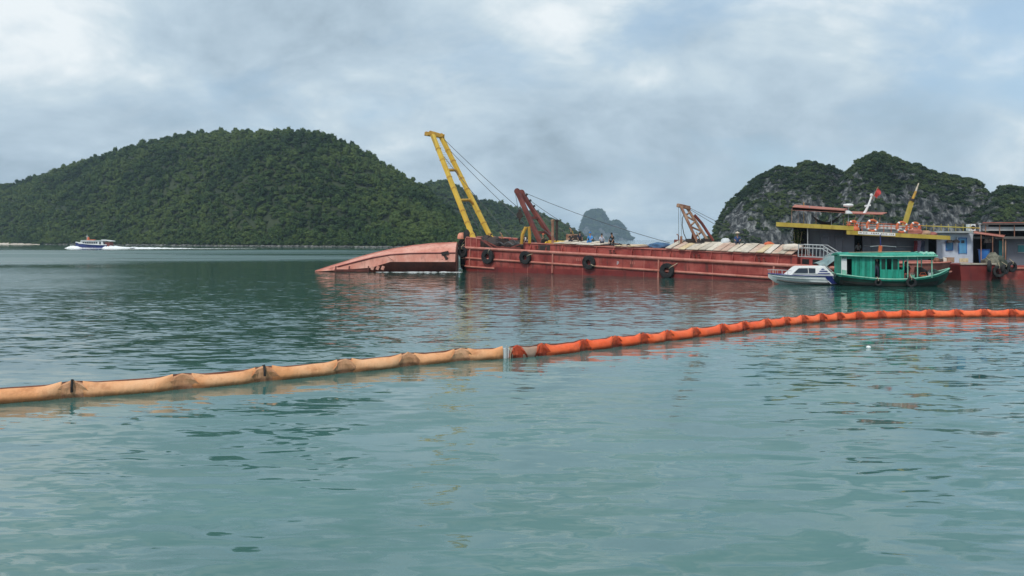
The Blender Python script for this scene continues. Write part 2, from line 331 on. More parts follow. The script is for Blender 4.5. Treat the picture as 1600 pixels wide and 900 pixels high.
def build_water():
    ys = np.concatenate([np.linspace(-30, 4, 18), 4 * (4000 / 4) ** (np.linspace(0, 1, 330)[1:])])
    us = np.linspace(-1, 1, 161)
    Y, U = np.meshgrid(ys, us, indexing='ij'); X = U * (np.abs(Y) * 1.02 + 32)
    n, m = Y.shape; v = np.stack([X, Y, np.zeros_like(X)], -1).reshape(-1, 3)
    idx = np.arange(n * m).reshape(n, m)
    f = np.stack([idx[:-1, :-1], idx[:-1, 1:], idx[1:, 1:], idx[1:, :-1]], -1).reshape(-1, 4)
    me = bpy.data.meshes.new('water'); me.from_pydata(v.tolist(), [], f.tolist()); me.update()
    x, y = v[:, 0], v[:, 1]
    yb = np.interp(x, BOOM[:, 0], BOOM[:, 1])
    outside = np.clip((y - yb) / 1.5 + 0.2, 0, 1)
    # sheltered inside the boom, with a breeze patch towards the right; open water beyond it is rippled
    drift = fbm(np.stack([x / 9, y / 5, 0 * x], -1), 3, 5)
    breeze = np.clip((x - 1.5) / 8, 0, 1) * np.clip((y - 15) / 6, 0, 1)
    inside_ch = np.interp(y, [8, 13, 18, 24], [0.8, 0.6, 0.36, 0.28]) + 0.25 * np.clip(drift + 0.1, 0, 1) + 0.24 * breeze * np.clip(0.7 + drift, 0, 1)
    band = fbm(np.stack([x / 60, y / 16, 0 * x + 3], -1), 3, 9)
    out_ch = 0.36 + 0.30 * drift + 0.34 * np.clip(band, -0.6, 1)
    far = np.clip((y - 105) / 60, 0, 1)
    out_ch = out_ch * (1 - far) + (0.9 + 1.4 * np.clip(fbm(np.stack([x / 220, y / 30, 0 * x + 7], -1), 3, 21), -0.42, 1)) * far
    ch = np.clip(inside_ch * (1 - outside) + out_ch * outside, 0.05, 3)
    sw = np.interp(np.clip(yb - y, 0, 12), [0, 2, 5, 10], [0.34, 0.65, 1.6, 2.6]) * (1 - outside) + 0.35 * outside
    # wind-ruffled and wake-churned lanes far out: ripples too fine to resolve
    sm = lambda v, a, b: np.clip((v - a) / (b - a), 0, 1) ** 2 * (3 - 2 * np.clip((v - a) / (b - a), 0, 1))
    wob = fbm(np.stack([x / 70, 0 * x, 0 * x], -1), 2, 33) * 14
    lane = sm(y + wob, 98, 122) * (1 - sm(y + wob, 215, 265)); lane = lane * np.clip(0.55 + 1.3 * fbm(np.stack([x / 130, y / 17, 0 * x + 2], -1), 3, 41), 0.05, 1)
    left = sm(-x / np.maximum(y, 1), 0.42, 0.62) * sm(y, 34, 70) * (1 - sm(y, 215, 265)) * np.clip(0.6 + 0.9 * band, 0, 1)
    ruf = 0.045 + 0.40 * np.maximum(lane * (1 - 0.75 * sm(x, -60, 0)), 0.8 * left)
    for nm, a in (('chop', ch), ('swell', sw), ('ruffle', ruf), ('sky_lift', (1 - sm(y - yb, -1.5, 9)) * (0.62 + 0.35 * fbm(np.stack([x / 7, y / 4, 0 * x + 4], -1), 3, 77))), ('steep', np.interp(y, [7, 10, 13, 17, 24], [0.115, 0.078, 0.053, 0.039, 0.031]) * (1 - outside) + 0.13 * outside)):
        at = me.attributes.new(nm, 'FLOAT', 'POINT'); at.data.foreach_set('value', a.astype(np.float32))
    me.materials.append(water_material())
    o = bpy.data.objects.new('water', me); COL.objects.link(o); tag(o, 'rippled green-blue bay water', 'water', kind='structure')
build_water()

# ---------------------------------------------------------------- scatter (stuff only)
def leaf_material(name, c0, c1, c2, scale=0.02):
    mt = bpy.data.materials.new(name); mt.use_nodes = True; nt = mt.node_tree; N = nt.nodes.new; L = nt.links.new
    bs = nt.nodes['Principled BSDF']; bs.inputs['Roughness'].default_value = 0.75; bs.inputs['Specular IOR Level'].default_value = 0.15
    oi = N('ShaderNodeObjectInfo'); geo = N('ShaderNodeNewGeometry')
    n = N('ShaderNodeTexNoise'); n.inputs['Scale'].default_value = scale; n.inputs['Detail'].default_value = 4; L(geo.outputs['Position'], n.inputs['Vector'])
    n2 = N('ShaderNodeTexNoise'); n2.inputs['Scale'].default_value = 0.9; n2.inputs['Detail'].default_value = 2; L(geo.outputs['Position'], n2.inputs['Vector'])
    a = N('ShaderNodeMath'); a.operation = 'MULTIPLY_ADD'; L(oi.outputs['Random'], a.inputs[0]); a.inputs[1].default_value = 0.55
    b = N('ShaderNodeMath'); b.operation = 'MULTIPLY_ADD'; L(n.outputs['Fac'], b.inputs[0]); b.inputs[1].default_value = 2.3; b.inputs[2].default_value = -1.06; L(b.outputs[0], a.inputs[2])
    e = N('ShaderNodeMath'); e.operation = 'MULTIPLY_ADD'; L(n2.outputs['Fac'], e.inputs[0]); e.inputs[1].default_value = 0.6; L(a.outputs[0], e.inputs[2])
    r = N('ShaderNodeValToRGB'); el = r.color_ramp.elements; el[0].position = 0.2; el[0].color = (*c0, 1); el[1].position = 1.0; el[1].color = (*c2, 1)
    q = el.new(0.6); q.color = (*c1, 1); L(e.outputs[0], r.inputs[0]); L(r.outputs[0], bs.inputs['Base Color']); return mt
def tree_proto(name, mat, seed, h, w, lobes, leaves, leaf):
    """crown of several uneven leafy lobes on a short trunk; many leaf-clump faces"""
    r = np.random.default_rng(seed); m = MB(); trunk = 0.30 * h
    m.tube([(0, 0, -0.6), (0.05 * w, 0, trunk), (0.0, 0.05 * w, h * 0.75)], 0.035 * h, 5, r2=0.012 * h)
    for k in range(lobes):
        a = r.uniform(0, 6.28); rad = r.uniform(0.05, 0.42) * w * (0 if k == 0 else 1)
        c = np.array([math.cos(a) * rad, math.sin(a) * rad, h * r.uniform(0.40, 0.74) if k else h * 0.72])
        R = np.array([r.uniform(0.24, 0.38) * w] * 2 + [r.uniform(0.16, 0.27) * h])
        bm = bmesh.new(); bmesh.ops.create_icosphere(bm, subdivisions=1, radius=1)
        vs = [tuple(c + np.array(v.co) * R * 0.82 * r.uniform(0.75, 1.12)) for v in bm.verts]; fs = [tuple(v.index for v in f.verts) for f in bm.faces]; bm.free()
        m.add(vs, fs)
        for j in range(leaves // lobes):
            dd = r.normal(size=3); dd /= np.linalg.norm(dd)
            if dd[2] < -0.5: dd[2] *= -1
            p = c + dd * R * r.uniform(0.8, 1.12); t = np.cross(dd, r.normal(size=3)); t /= np.linalg.norm(t) + 1e-6; b = np.cross(dd, t) * 0.6 + dd * 0.5 * r.uniform(-1, 1)
            s = leaf * r.uniform(0.6, 1.3)
            m.add([p - t * s, p - b * s * 0.8, p + t * s, p + b * s], [(0, 1, 2, 3)])
    me = bpy.data.meshes.new(name); me.from_pydata([tuple(map(float, v)) for v in m.v], [], m.f); me.update(); me.materials.append(mat)
    return bpy.data.objects.new(name, me)         # a leafy model used only by the scatter, not placed on its own
def scatter(name, pts, scl, protos, label, cat):
    n = len(pts); me = bpy.data.meshes.new(name); me.from_pydata([tuple(map(float, p)) for p in pts], [], []); me.update()
    a = me.attributes.new('sc', 'FLOAT_VECTOR', 'POINT'); a.data.foreach_set('vector', np.asarray(scl, np.float32).ravel())
    a = me.attributes.new('ro', 'FLOAT_VECTOR', 'POINT'); ro = np.zeros((n, 3), np.float32); ro[:, 2] = RNG.uniform(0, 6.28, n); ro[:, :2] = RNG.normal(0, 0.08, (n, 2)); a.data.foreach_set('vector', ro.ravel())
    a = me.attributes.new('ix', 'INT', 'POINT'); a.data.foreach_set('value', RNG.integers(0, len(protos), n).astype(np.int32))
    o = bpy.data.objects.new(name, me); COL.objects.link(o)
    ng = bpy.data.node_groups.new(name + '_nodes', 'GeometryNodeTree')
    ng.interface.new_socket('Geometry', in_out='INPUT', socket_type='NodeSocketGeometry'); ng.interface.new_socket('Geometry', in_out='OUTPUT', socket_type='NodeSocketGeometry')
    N = ng.nodes.new; L = ng.links.new; gi = N('NodeGroupInput'); go = N('NodeGroupOutput'); ip = N('GeometryNodeInstanceOnPoints'); jn = N('GeometryNodeJoinGeometry')
    for p in reversed(protos):
        oi = N('GeometryNodeObjectInfo'); oi.inputs['Object'].default_value = p; g2i = N('GeometryNodeGeometryToInstance'); L(oi.outputs['Geometry'], g2i.inputs[0]); L(g2i.outputs[0], jn.inputs[0])
    def attr(nm, t):
        q = N('GeometryNodeInputNamedAttribute'); q.data_type = t; q.inputs['Name'].default_value = nm; return q.outputs['Attribute']
    e2r = N('FunctionNodeEulerToRotation'); L(attr('ro', 'FLOAT_VECTOR'), e2r.inputs[0])
    L(gi.outputs[0], ip.inputs['Points']); L(jn.outputs[0], ip.inputs['Instance']); ip.inputs['Pick Instance'].default_value = True
    L(attr('ix', 'INT'), ip.inputs['Instance Index']); L(e2r.outputs[0], ip.inputs['Rotation']); L(attr('sc', 'FLOAT_VECTOR'), ip.inputs['Scale'])
    L(ip.outputs[0], go.inputs[0])
    md = o.modifiers.new('scatter', 'NODES'); md.node_group = ng
    tag(o, label, cat, kind='stuff'); return o
M_leafA = leaf_material('forest_leaf', (0.013, 0.033, 0.011), (0.041, 0.076, 0.021), (0.080, 0.116, 0.030), 0.02)
M_leafB = leaf_material('karst_leaf', (0.013, 0.028, 0.013), (0.031, 0.056, 0.019), (0.070, 0.098, 0.030), 0.05)
TREES = [tree_proto('leafy_tree', M_leafA, 40 + k, h, w, lb, 190, 0.42) for k, (h, w, lb) in enumerate([(5.0, 4.6, 6), (6.0, 4.2, 6), (4.2, 5.0, 7), (5.4, 5.4, 8), (3.4, 3.8, 5), (6.8, 3.6, 6)])]
SHRUBS = [tree_proto('leafy_shrub', M_leafB, 80 + k, h, w, lb, 120, 0.26) for k, (h, w, lb) in enumerate([(2.0, 2.6, 5), (2.8, 2.4, 5), (1.6, 2.8, 6), (2.4, 3.2, 6)])]

# ---------------------------------------------------------------- hills
def grid_mesh(name, Vx, mat, smooth=True):
    n, m, _ = Vx.shape; idx = np.arange(n * m).reshape(n, m)
    f = np.stack([idx[:-1, :-1], idx[:-1, 1:], idx[1:, 1:], idx[1:, :-1]], -1).reshape(-1, 4)
    me = bpy.data.meshes.new(name); me.from_pydata(Vx.reshape(-1, 3).tolist(), [], f.tolist()); me.update()
    if smooth:
        for p in me.polygons: p.use_smooth = True
    me.materials.append(mat); o = bpy.data.objects.new(name, me); COL.objects.link(o); return o, f
def sample(Vx, f, w, count):
    v = Vx.reshape(-1, 3); a, b, c, d = (v[f[:, i]] for i in range(4))
    area = 0.5 * np.linalg.norm(np.cross(c - a, d - b), axis=1) * w; pr = area / area.sum()
    k = RNG.choice(len(f), count, p=pr); s, t = RNG.random(count)[:, None], RNG.random(count)[:, None]
    return (a[k] * (1 - s) + b[k] * s) * (1 - t) + (d[k] * (1 - s) + c[k] * s) * t, k
M_soil = paint('forest_floor', (0.020, 0.032, 0.014), (0.035, 0.050, 0.020), 0.9, 0.05, 0.4, (0.04, 0.035, 0.02), streak=False, fine=0.8)
def hill(name, ridge, shore_fn, thick, tree_h, count, label, seed, back=1.55, tscale=1.0):
    rp = np.array(ridge, float); px = np.linspace(rp[0, 0], rp[-1, 0], 240); k = (px - 800) / F
    ry = np.interp(px, rp[:, 0], rp[:, 1]); ker = np.hanning(9); ker /= ker.sum(); ry = np.convolve(np.pad(ry, 4, 'edge'), ker, 'valid')
    Ys = shore_fn(px); Yr = Ys + thick
    Zr = np.maximum(EYE - (ry - HZ) / F * Yr - tree_h, 0.6)
    s = np.concatenate([[-0.03], np.linspace(0, 1, 64), np.linspace(1, back, 22)[1:]])[:, None]
    Y = Ys + (Yr - Ys) * s; X = k * Y
    sc = np.clip(s, 0, 1); prof = 0.36 * sc + 0.64 * (1 - (1 - sc) ** 1.75); bk = np.clip((s - 1) / (back - 1), 0, 1); prof = prof * (1 - bk ** 2)
    Z = Zr * prof + 0.35
    n = fbm(np.stack([X / 34, Y / 34, 0 * X + seed], -1), 4, seed); g = fbm(np.stack([X / 60, Y / 200, 0 * X], -1), 3, seed + 3, ridged=True)
    Z = Z + (n * 3.2 + g * 3.0) * np.clip(Zr / 30, 0, 1) * np.sin(np.pi * np.clip(s, 0, 1) * 0.92) ** 1.0
    Z[0] = -2.0; Z[-1] = -2.0
    Vx = np.stack([X + 0 * Z, Y, Z], -1); o, f = grid_mesh(name, Vx, M_soil)
    tag(o, label, 'hill', kind='structure')
    row = np.repeat(np.arange(len(s) - 1), len(px) - 1); w = np.where((row >= 1) & (row < 76), 1.0, 0.0)
    cz = Vx.reshape(-1, 3)[f].mean(1)[:, 2]; w = w * (1 + 3.0 * (cz < 5))
    pts, kf = sample(Vx, f, w, count)
    jit = (0.5 + 0.75 * RNG.random(count) ** 1.6) * tscale; sc3 = np.stack([jit * RNG.uniform(0.9, 1.2, count), jit * RNG.uniform(0.9, 1.2, count), jit * RNG.uniform(0.75, 1.25, count)], -1)
    sc3 = np.where(pts[:, 2:3] < 3.0, np.maximum(sc3 * 0.72, 0.5), sc3)
    pts[:, 2] -= 0.5
    return Vx, pts, sc3
shoreA = lambda px: np.interp(px, [-460, 0, 200, 400, 600, 760], [620, 520, 430, 365, 318, 305])
RIDGE_A = [(-460, 372), (-300, 345), (-150, 315), (0, 291), (30, 284), (60, 275), (120, 257), (180, 236), (230, 221), (280, 211), (340, 207), (400, 206), (440, 208), (480, 205), (520, 213), (560, 232), (600, 257), (640, 279), (675, 305), (720, 345), (760, 371)]
VA, ptA, scA = hill('hill', RIDGE_A, shoreA, 125, 3.2, 24000, 'broad forested island hill behind the speeding tour boat', 3, tscale=0.80)
RIDGE_B = [(560, 330), (600, 305), (640, 288), (668, 286), (690, 283), (715, 290), (745, 311), (790, 320), (845, 335), (890, 355), (912, 371), (925, 374)]
shoreB = lambda px: np.interp(px, [560, 930], [560, 640])
VB, ptB, scB = hill('hill', RIDGE_B, shoreB, 150, 4.2, 7000, 'farther wooded ridge sloping down behind the yellow crane', 8, tscale=0.95)
scatter('forest', np.concatenate([ptA, ptB]), np.concatenate([scA, scB]), TREES, 'dense dark green forest covering the island hill', 'forest')
# shore: low pale beach and dark rocks along the water's edge
def build_shore():
    M_sand = paint('beach_sand', (0.55, 0.48, 0.40), (0.62, 0.56, 0.48), 0.9, 0.2, 0.3, streak=False)
    px = np.linspace(-330, 62, 60); Ys = shoreA(px); k = (px - 800) / F; s = np.array([-9.0, -3.0, 3.0, 12.0])[:, None]
    w = np.clip((62 - px) / 60, 0.0, 1) ** 0.6
    Y = Ys + s * w - 1.5; Z = np.array([-0.5, 0.35, 1.5, 2.0])[:, None] * np.clip(w, 0.15, 1) + 0.1 * fbm(np.stack([k * Y / 5, Y / 5, 0 * Y], -1), 2, 4)
    o, f = grid_mesh('beach', np.stack([k * Y, Y, Z], -1), M_sand); tag(o, 'narrow pale sand beach under the wooded hill', 'beach', kind='structure')
    M_rk = paint('shore_rock', (0.10, 0.10, 0.095), (0.22, 0.215, 0.20), 0.9, 0.6, 0.4, (0.03, 0.03, 0.03), streak=False)
    m = MB(); r = np.random.default_rng(5)
    for i in range(520):
        p = r.uniform(70, 740) if i % 3 else r.uniform(200, 600); Y = float(shoreA(p)) - r.uniform(-1, 3); c = np.array([(p - 800) / F * Y, Y, 0.15]); R = r.uniform(0.3, 1.1)
        bm = bmesh.new(); bmesh.ops.create_icosphere(bm, subdivisions=1, radius=1)
        m.add([c + np.array(v.co) * R * np.array([1.5, 1, 0.55]) * r.uniform(0.7, 1.2) for v in bm.verts], [tuple(v.index for v in f.verts) for f in bm.faces]); bm.free()
    tag(m.build('shore_rocks', M_rk), 'grey boulders scattered along the foot of the wooded hill', 'rocks', kind='stuff')
build_shore()

# ---------------------------------------------------------------- limestone karst
def rock_material():
    mt = bpy.data.materials.new('limestone'); mt.use_nodes = True; nt = mt.node_tree; N = nt.nodes.new; L = nt.links.new
    bs = nt.nodes['Principled BSDF']; bs.inputs['Roughness'].default_value = 0.9; bs.inputs['Specular IOR Level'].default_value = 0.1
    geo = N('ShaderNodeNewGeometry')
    def nz(scale, det, rough=0.6):
        mp = N('ShaderNodeMapping'); mp.inputs['Scale'].default_value = scale; L(geo.outputs['Position'], mp.inputs[0])
        n = N('ShaderNodeTexNoise'); n.inputs['Scale'].default_value = 1; n.inputs['Detail'].default_value = det; n.inputs['Roughness'].default_value = rough; L(mp.outputs[0], n.inputs['Vector']); return n.outputs['Fac']
    def ramp(v, st):
        r = N('ShaderNodeValToRGB'); e = r.color_ramp.elements; e[0].position = st[0][0]; e[0].color = (*st[0][1], 1); e[1].position = st[-1][0]; e[1].color = (*st[-1][1], 1)
        for p, c in st[1:-1]: q = e.new(p); q.color = (*c, 1)
        L(v, r.inputs[0]); return r.outputs[0]
    a = ramp(nz((0.5, 0.5, 0.07), 7, 0.68), [(0.38, (0.016, 0.018, 0.020)), (0.50, (0.070, 0.074, 0.077)), (0.65, (0.29, 0.295, 0.29))])
    g = ramp(nz((0.10, 0.10, 0.05), 6, 0.7), [(0.40, (0, 0, 0)), (0.56, (1, 1, 1))])
    at = N('ShaderNodeAttribute'); at.attribute_name = 'veg'
    mx = N('ShaderNodeMath'); mx.operation = 'MULTIPLY'; L(g, mx.inputs[0]); L(at.outputs['Fac'], mx.inputs[1])
    m = N('ShaderNodeMix'); m.data_type = 'RGBA'; L(mx.outputs[0], m.inputs['Factor']); L(a, m.inputs['A']); m.inputs['B'].default_value = (0.022, 0.036, 0.017, 1)
    L(m.outputs['Result'], bs.inputs['Base Color'])
    b = N('ShaderNodeBump'); b.inputs['Strength'].default_value = 0.9; b.inputs['Distance'].default_value = 0.8; L(nz((0.8, 0.8, 0.25), 6, 0.7), b.inputs['Height']); L(b.outputs[0], bs.inputs['Normal'])
    return mt
M_rock = rock_material()
KP, KS = [], []
def karst(ridge, Y0, thick, label, seed, count, bush=1.0, cliff=1.0, ncol=300, crag=1.0):
    rp = np.array(ridge, float); px = np.linspace(rp[0, 0], rp[-1, 0], ncol); k = (px - 800) / F
    ry = np.interp(px, rp[:, 0], rp[:, 1]); ker = np.hanning(7); ker /= ker.sum(); ry = np.convolve(np.pad(ry, 3, 'edge'), ker, 'valid'); ry = ry + np.where(ry < 366, 1, 0) * 2.2 * crag * fbm(np.stack([px / 9, 0 * px, 0 * px + seed], -1), 3, seed + 50, 0.6)
    edge = np.clip(np.minimum(px - px[0], px[-1] - px) / (0.18 * (px[-1] - px[0])), 0, 1) ** 0.5
    Yr = Y0 + thick * (0.55 + 0.45 * edge); Ys = Yr - thick * (0.25 + 0.75 * edge)
    Zr = np.maximum(EYE - (ry - HZ) / F * Yr - 1.2, 0.4)
    s = np.concatenate([np.linspace(0, 1, 120), np.linspace(1, 1.8, 26)[1:]])[:, None]; sc = np.clip(s, 0, 1)
    Y = Ys + (Yr - Ys) * s; X = k * Y
    wob = fbm(np.stack([X / 30, Y / 30, 0 * X + seed], -1), 3, seed)
    q = np.clip(sc + 0.10 * wob * np.sin(np.pi * sc), 0, 1)
    prof = 1 - (1 - q) ** 2.6
    st = 5.0 + 2 * seed % 3; tr = (np.floor(prof * st) + np.clip((prof * st % 1) * 2.2 - 0.6, 0, 1)) / st   # cliff bands
    prof = prof * (1 - 0.55 * cliff) + tr * 0.55 * cliff; prof = np.minimum(prof, 0.25 * sc + 0.78)
    prof = np.where(s > 1, 1 - ((s - 1) / 0.8) ** 2 * 1.02, prof); prof[np.isclose(sc, 1)[:, 0] & (s[:, 0] <= 1)] = 1
    Z = Zr * prof
    H = Zr.max(); mid = np.sin(np.pi * np.clip(s, 0, 1.0) * 0.97)
    p3 = np.stack([X, Y, Z], -1)
    flute = fbm(p3 / np.array([5.0, 5.0, 26.0]) * (40 / H), 4, seed + 5, 0.6, ridged=True); lump = fbm(p3 / (H * 0.22), 4, seed + 9)
    Y = Y - (flute * 0.075 + lump * 0.085) * H * mid; X = X + lump * 0.03 * H * mid; Z = Z + (fbm(p3 / (H * 0.10), 3, seed + 2) * 0.035 * H) * np.clip(mid * 1.2, 0, 1)
    Z[0] = -1.5; Z[-1] = -1.5
    Vx = np.stack([X, Y, Z], -1); o, f = grid_mesh('karst_hill', Vx, M_rock, smooth=False)
    v = Vx.reshape(-1, 3); a, b, c, d = (v[f[:, i]] for i in range(4)); nrm = np.cross(c - a, d - b); nrm /= np.linalg.norm(nrm, axis=1)[:, None] + 1e-9
    cen = (a + b + c + d) / 4; vegn = fbm(cen / np.array([9, 9, 14]) * (40 / H), 4, seed + 31)
    hfrac = np.clip(cen[:, 2] / H, 0, 1)
    w = np.clip((np.abs(nrm[:, 2]) - 0.30) * 1.6, 0, 1) * np.clip(0.75 + vegn * 2.4 + 0.8 * (hfrac - 0.35), 0, 1) + 0.50 * np.clip(vegn * 4.0 - 0.05 + 0.8 * (hfrac - 0.4), 0, 1)
    row = np.repeat(np.arange(Vx.shape[0] - 1), ncol - 1); w = np.where((row > 1) & (row < 134) & (cen[:, 2] > 0.8), w, 0)
    va = np.zeros(len(v)); va[f[:, 0]] = np.clip(w * 3.0 - 0.5, 0, 1)
    at = o.data.attributes.new('veg', 'FLOAT', 'POINT'); at.data.foreach_set('value', va.astype(np.float32))
    tag(o, label, 'hill', kind='structure')
    pts, _ = sample(Vx, f, w + 1e-9, count); j = RNG.uniform(0.45, 1.15, count) * bush
    pts[:, 2] -= 0.25 * bush; KP.append(pts); KS.append(np.stack([j, j, j * RNG.uniform(0.8, 1.2, count)], -1))
karst([(1098, 374), (1112, 371), (1118, 357), (1125, 340), (1135, 322), (1150, 308), (1165, 295), (1185, 277), (1200, 271), (1212, 263), (1225, 261), (1240, 264), (1252, 257), (1265, 255), (1280, 259), (1300, 264), (1318, 274), (1345, 300), (1375, 335), (1400, 368)], 300, 60, 'limestone dome with a steep grey cliff behind the rusty crane', 3, 4000, 0.8)
karst([(1262, 372), (1285, 340), (1305, 300), (1320, 273), (1328, 268), (1340, 255), (1360, 246), (1372, 243), (1390, 250), (1410, 255), (1430, 258), (1450, 269), (1480, 277), (1510, 283), (1530, 289), (1540, 302), (1556, 330), (1580, 368)], 262, 62, 'tallest limestone hill with bare rock faces behind the moored houseboats', 4, 4300, 0.8)
karst([(1505, 372), (1525, 340), (1545, 308), (1558, 297), (1580, 292), (1600, 297), (1640, 293), (1690, 305), (1760, 330), (1850, 371)], 235, 55, 'low scrubby limestone hill beside the tallest one', 6, 2600, 0.8)
karst([(899, 374), (905, 368), (910, 350), (915, 336), (925, 330), (940, 331), (946, 340), (952, 350), (960, 347), (970, 350), (978, 362), (985, 372), (990, 374)], 2700, 240, 'hazy twin-topped rock stack far out in the bay', 9, 2600, 5.0, 0.7, 120, 0.3)
scatter('shrub_cover', np.concatenate(KP), np.concatenate(KS), SHRUBS, 'dark green shrubs clinging to the limestone hills', 'shrubs')
# ---------------------------------------------------------------- containment boom
BARC = np.concatenate([[0], np.cumsum(np.linalg.norm(np.diff(BOOM, axis=0), axis=1))])
def boom_at(s):
    s = np.clip(s, 0, BARC[-1]); x = np.interp(s, BARC, BOOM[:, 0]); y = np.interp(s, BARC, BOOM[:, 1])
    e = 0.1; x2 = np.interp(s + e, BARC, BOOM[:, 0]); y2 = np.interp(s + e, BARC, BOOM[:, 1]); x1 = np.interp(s - e, BARC, BOOM[:, 0]); y1 = np.interp(s - e, BARC, BOOM[:, 1])
    t = Vector((x2 - x1, y2 - y1, 0)).normalized(); return Vector((x, y, 0)), t, Vector((-t.y, t.x, 0))
def boom_ring(s, flat, r=0.19, n=16, zc=0.10, peak=0.0, wob=0.0, dented=0.0):
    p, t, nrm = boom_at(s); out = []
    for k in range(n):
        a = 2 * math.pi * k / n; c, sn = math.cos(a), math.sin(a)
        w = r * (1 - 0.80 * flat) * c; h = r * (1 + 0.22 * flat) * sn
        if flat > 0.4: h = math.copysign(abs(h) ** 0.9 * r ** 0.1, h)
        z = zc + h + (peak if sn > 0.2 else 0) * sn - dented * max(sn, 0) * 0.15
        out.append(p + nrm * (w + wob * (0.6 + 0.4 * sn)) + Vector((0, 0, z)))
    return out
def make_boom(name, label, s0, s1, pitch, mats, first_off, straps=(), deflated=0, folds=None):
    root = thing(name, label, 'floating boom', boom_at((s0 + s1) / 2)[0]); M_f, M_g = mats; rr = random.Random(int(s0 * 10))
    if folds is None:
        folds = []; s = s0 + first_off
        while s < s1 - 0.4: folds.append(s); s += pitch * rr.uniform(0.93, 1.07)
    hw = pitch * 0.20; edges = [s0] + folds + [s1]
    for i in range(len(edges) - 1):                       # one float between each pair of folds
        a = edges[i] + (hw * 0.55 if i else 0.02); b = edges[i + 1] - (hw * 0.55 if i < len(edges) - 2 else 0.02); m = MB(); rings = []
        tilt = rr.uniform(-0.012, 0.012); sag = rr.uniform(-0.012, 0.012); nn = 15
        for k in range(nn):
            u = k / (nn - 1); s = a + (b - a) * u; dd = min(s - a, b - s); fl = max(0, 1 - dd / (pitch * 0.17)) ** 1.2 * 0.86
            if i < deflated: fl = max(fl, 0.72)
            rings.append(boom_ring(s, fl, r=0.192 + 0.006 * math.sin(u * 9 + i), zc=0.095 + sag + tilt * (u - 0.5) - (0.05 if i < deflated else 0), peak=0.035 * (fl / 0.82 if fl else 0), wob=0.012 * math.sin(u * 6 + i * 2)))
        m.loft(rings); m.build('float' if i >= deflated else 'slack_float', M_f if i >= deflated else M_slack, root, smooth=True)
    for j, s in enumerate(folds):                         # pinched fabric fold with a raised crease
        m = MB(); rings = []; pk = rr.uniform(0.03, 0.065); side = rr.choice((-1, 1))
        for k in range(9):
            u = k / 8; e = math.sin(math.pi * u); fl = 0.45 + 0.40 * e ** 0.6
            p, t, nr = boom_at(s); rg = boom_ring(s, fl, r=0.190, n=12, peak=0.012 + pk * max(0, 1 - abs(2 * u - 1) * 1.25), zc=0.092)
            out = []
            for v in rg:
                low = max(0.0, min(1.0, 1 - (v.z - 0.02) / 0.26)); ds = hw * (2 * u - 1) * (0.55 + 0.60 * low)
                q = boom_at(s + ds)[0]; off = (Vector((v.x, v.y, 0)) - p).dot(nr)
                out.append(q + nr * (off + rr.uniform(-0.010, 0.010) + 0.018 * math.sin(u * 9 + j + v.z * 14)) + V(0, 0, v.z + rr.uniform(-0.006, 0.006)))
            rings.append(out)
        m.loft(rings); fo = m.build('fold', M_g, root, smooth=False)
        if j in straps:
            p, t, n = boom_at(s); q = MB()
            q.tube([p + n * -0.10 + V(0, 0, 0.13), p + n * -0.10 + V(0, 0, 0.24), p + n * -0.03 + V(0, 0, 0.39), p + n * 0.05 + V(0, 0, 0.37), p + n * 0.08 + V(0, 0, 0.2)], 0.03, 6)
            q.build('strap', M_black, root)
    def web(m):                                            # stitched top edge running the whole length
        k = int((s1 - s0) / 0.12); ra, rb = [], []
        for i in range(k + 1):
            s = s0 + (s1 - s0) * i / k; p, t, n = boom_at(s); f = min([abs(s - q) for q in folds] + [9]); h = 0.282 + (0.055 * max(0, 1 - f / (hw * 1.3)))
            ra.append([p + n * 0.045 + V(0, 0, h - 0.02), p + n * 0.075 + V(0, 0, h - 0.02), p + n * 0.075 + V(0, 0, h + 0.022), p + n * 0.045 + V(0, 0, h + 0.022)])
        m.loft(ra)
    part('top_seam', M_seam, root, web)
    return root
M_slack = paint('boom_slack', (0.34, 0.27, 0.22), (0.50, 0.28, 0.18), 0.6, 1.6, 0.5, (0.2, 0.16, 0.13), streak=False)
def s_of_px(px):
    pp = 800 + F * BOOM[:, 0] / BOOM[:, 1]; return float(np.interp(px, pp, BARC))
sJ = s_of_px(791); PRE = []; _s = s_of_px(-190) - 1.85
while _s > 1.2: PRE.insert(0, _s); _s -= 1.85
NPRE = len(PRE)
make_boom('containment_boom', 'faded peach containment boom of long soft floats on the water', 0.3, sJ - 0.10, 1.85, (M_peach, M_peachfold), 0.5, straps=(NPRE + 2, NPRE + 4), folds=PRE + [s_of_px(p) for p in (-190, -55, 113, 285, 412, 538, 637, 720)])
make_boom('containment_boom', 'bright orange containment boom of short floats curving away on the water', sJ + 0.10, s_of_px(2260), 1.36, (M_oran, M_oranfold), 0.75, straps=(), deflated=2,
          folds=[s_of_px(p) for p in (808, 846, 911, 961, 1005, 1043, 1085, 1128, 1162, 1197, 1228, 1255, 1283, 1311, 1341, 1376, 1413, 1452, 1495, 1538, 1581, 1625, 1670, 1715, 1765, 1815, 1862, 1910, 1958, 2005, 2052, 2100, 2148, 2200)])
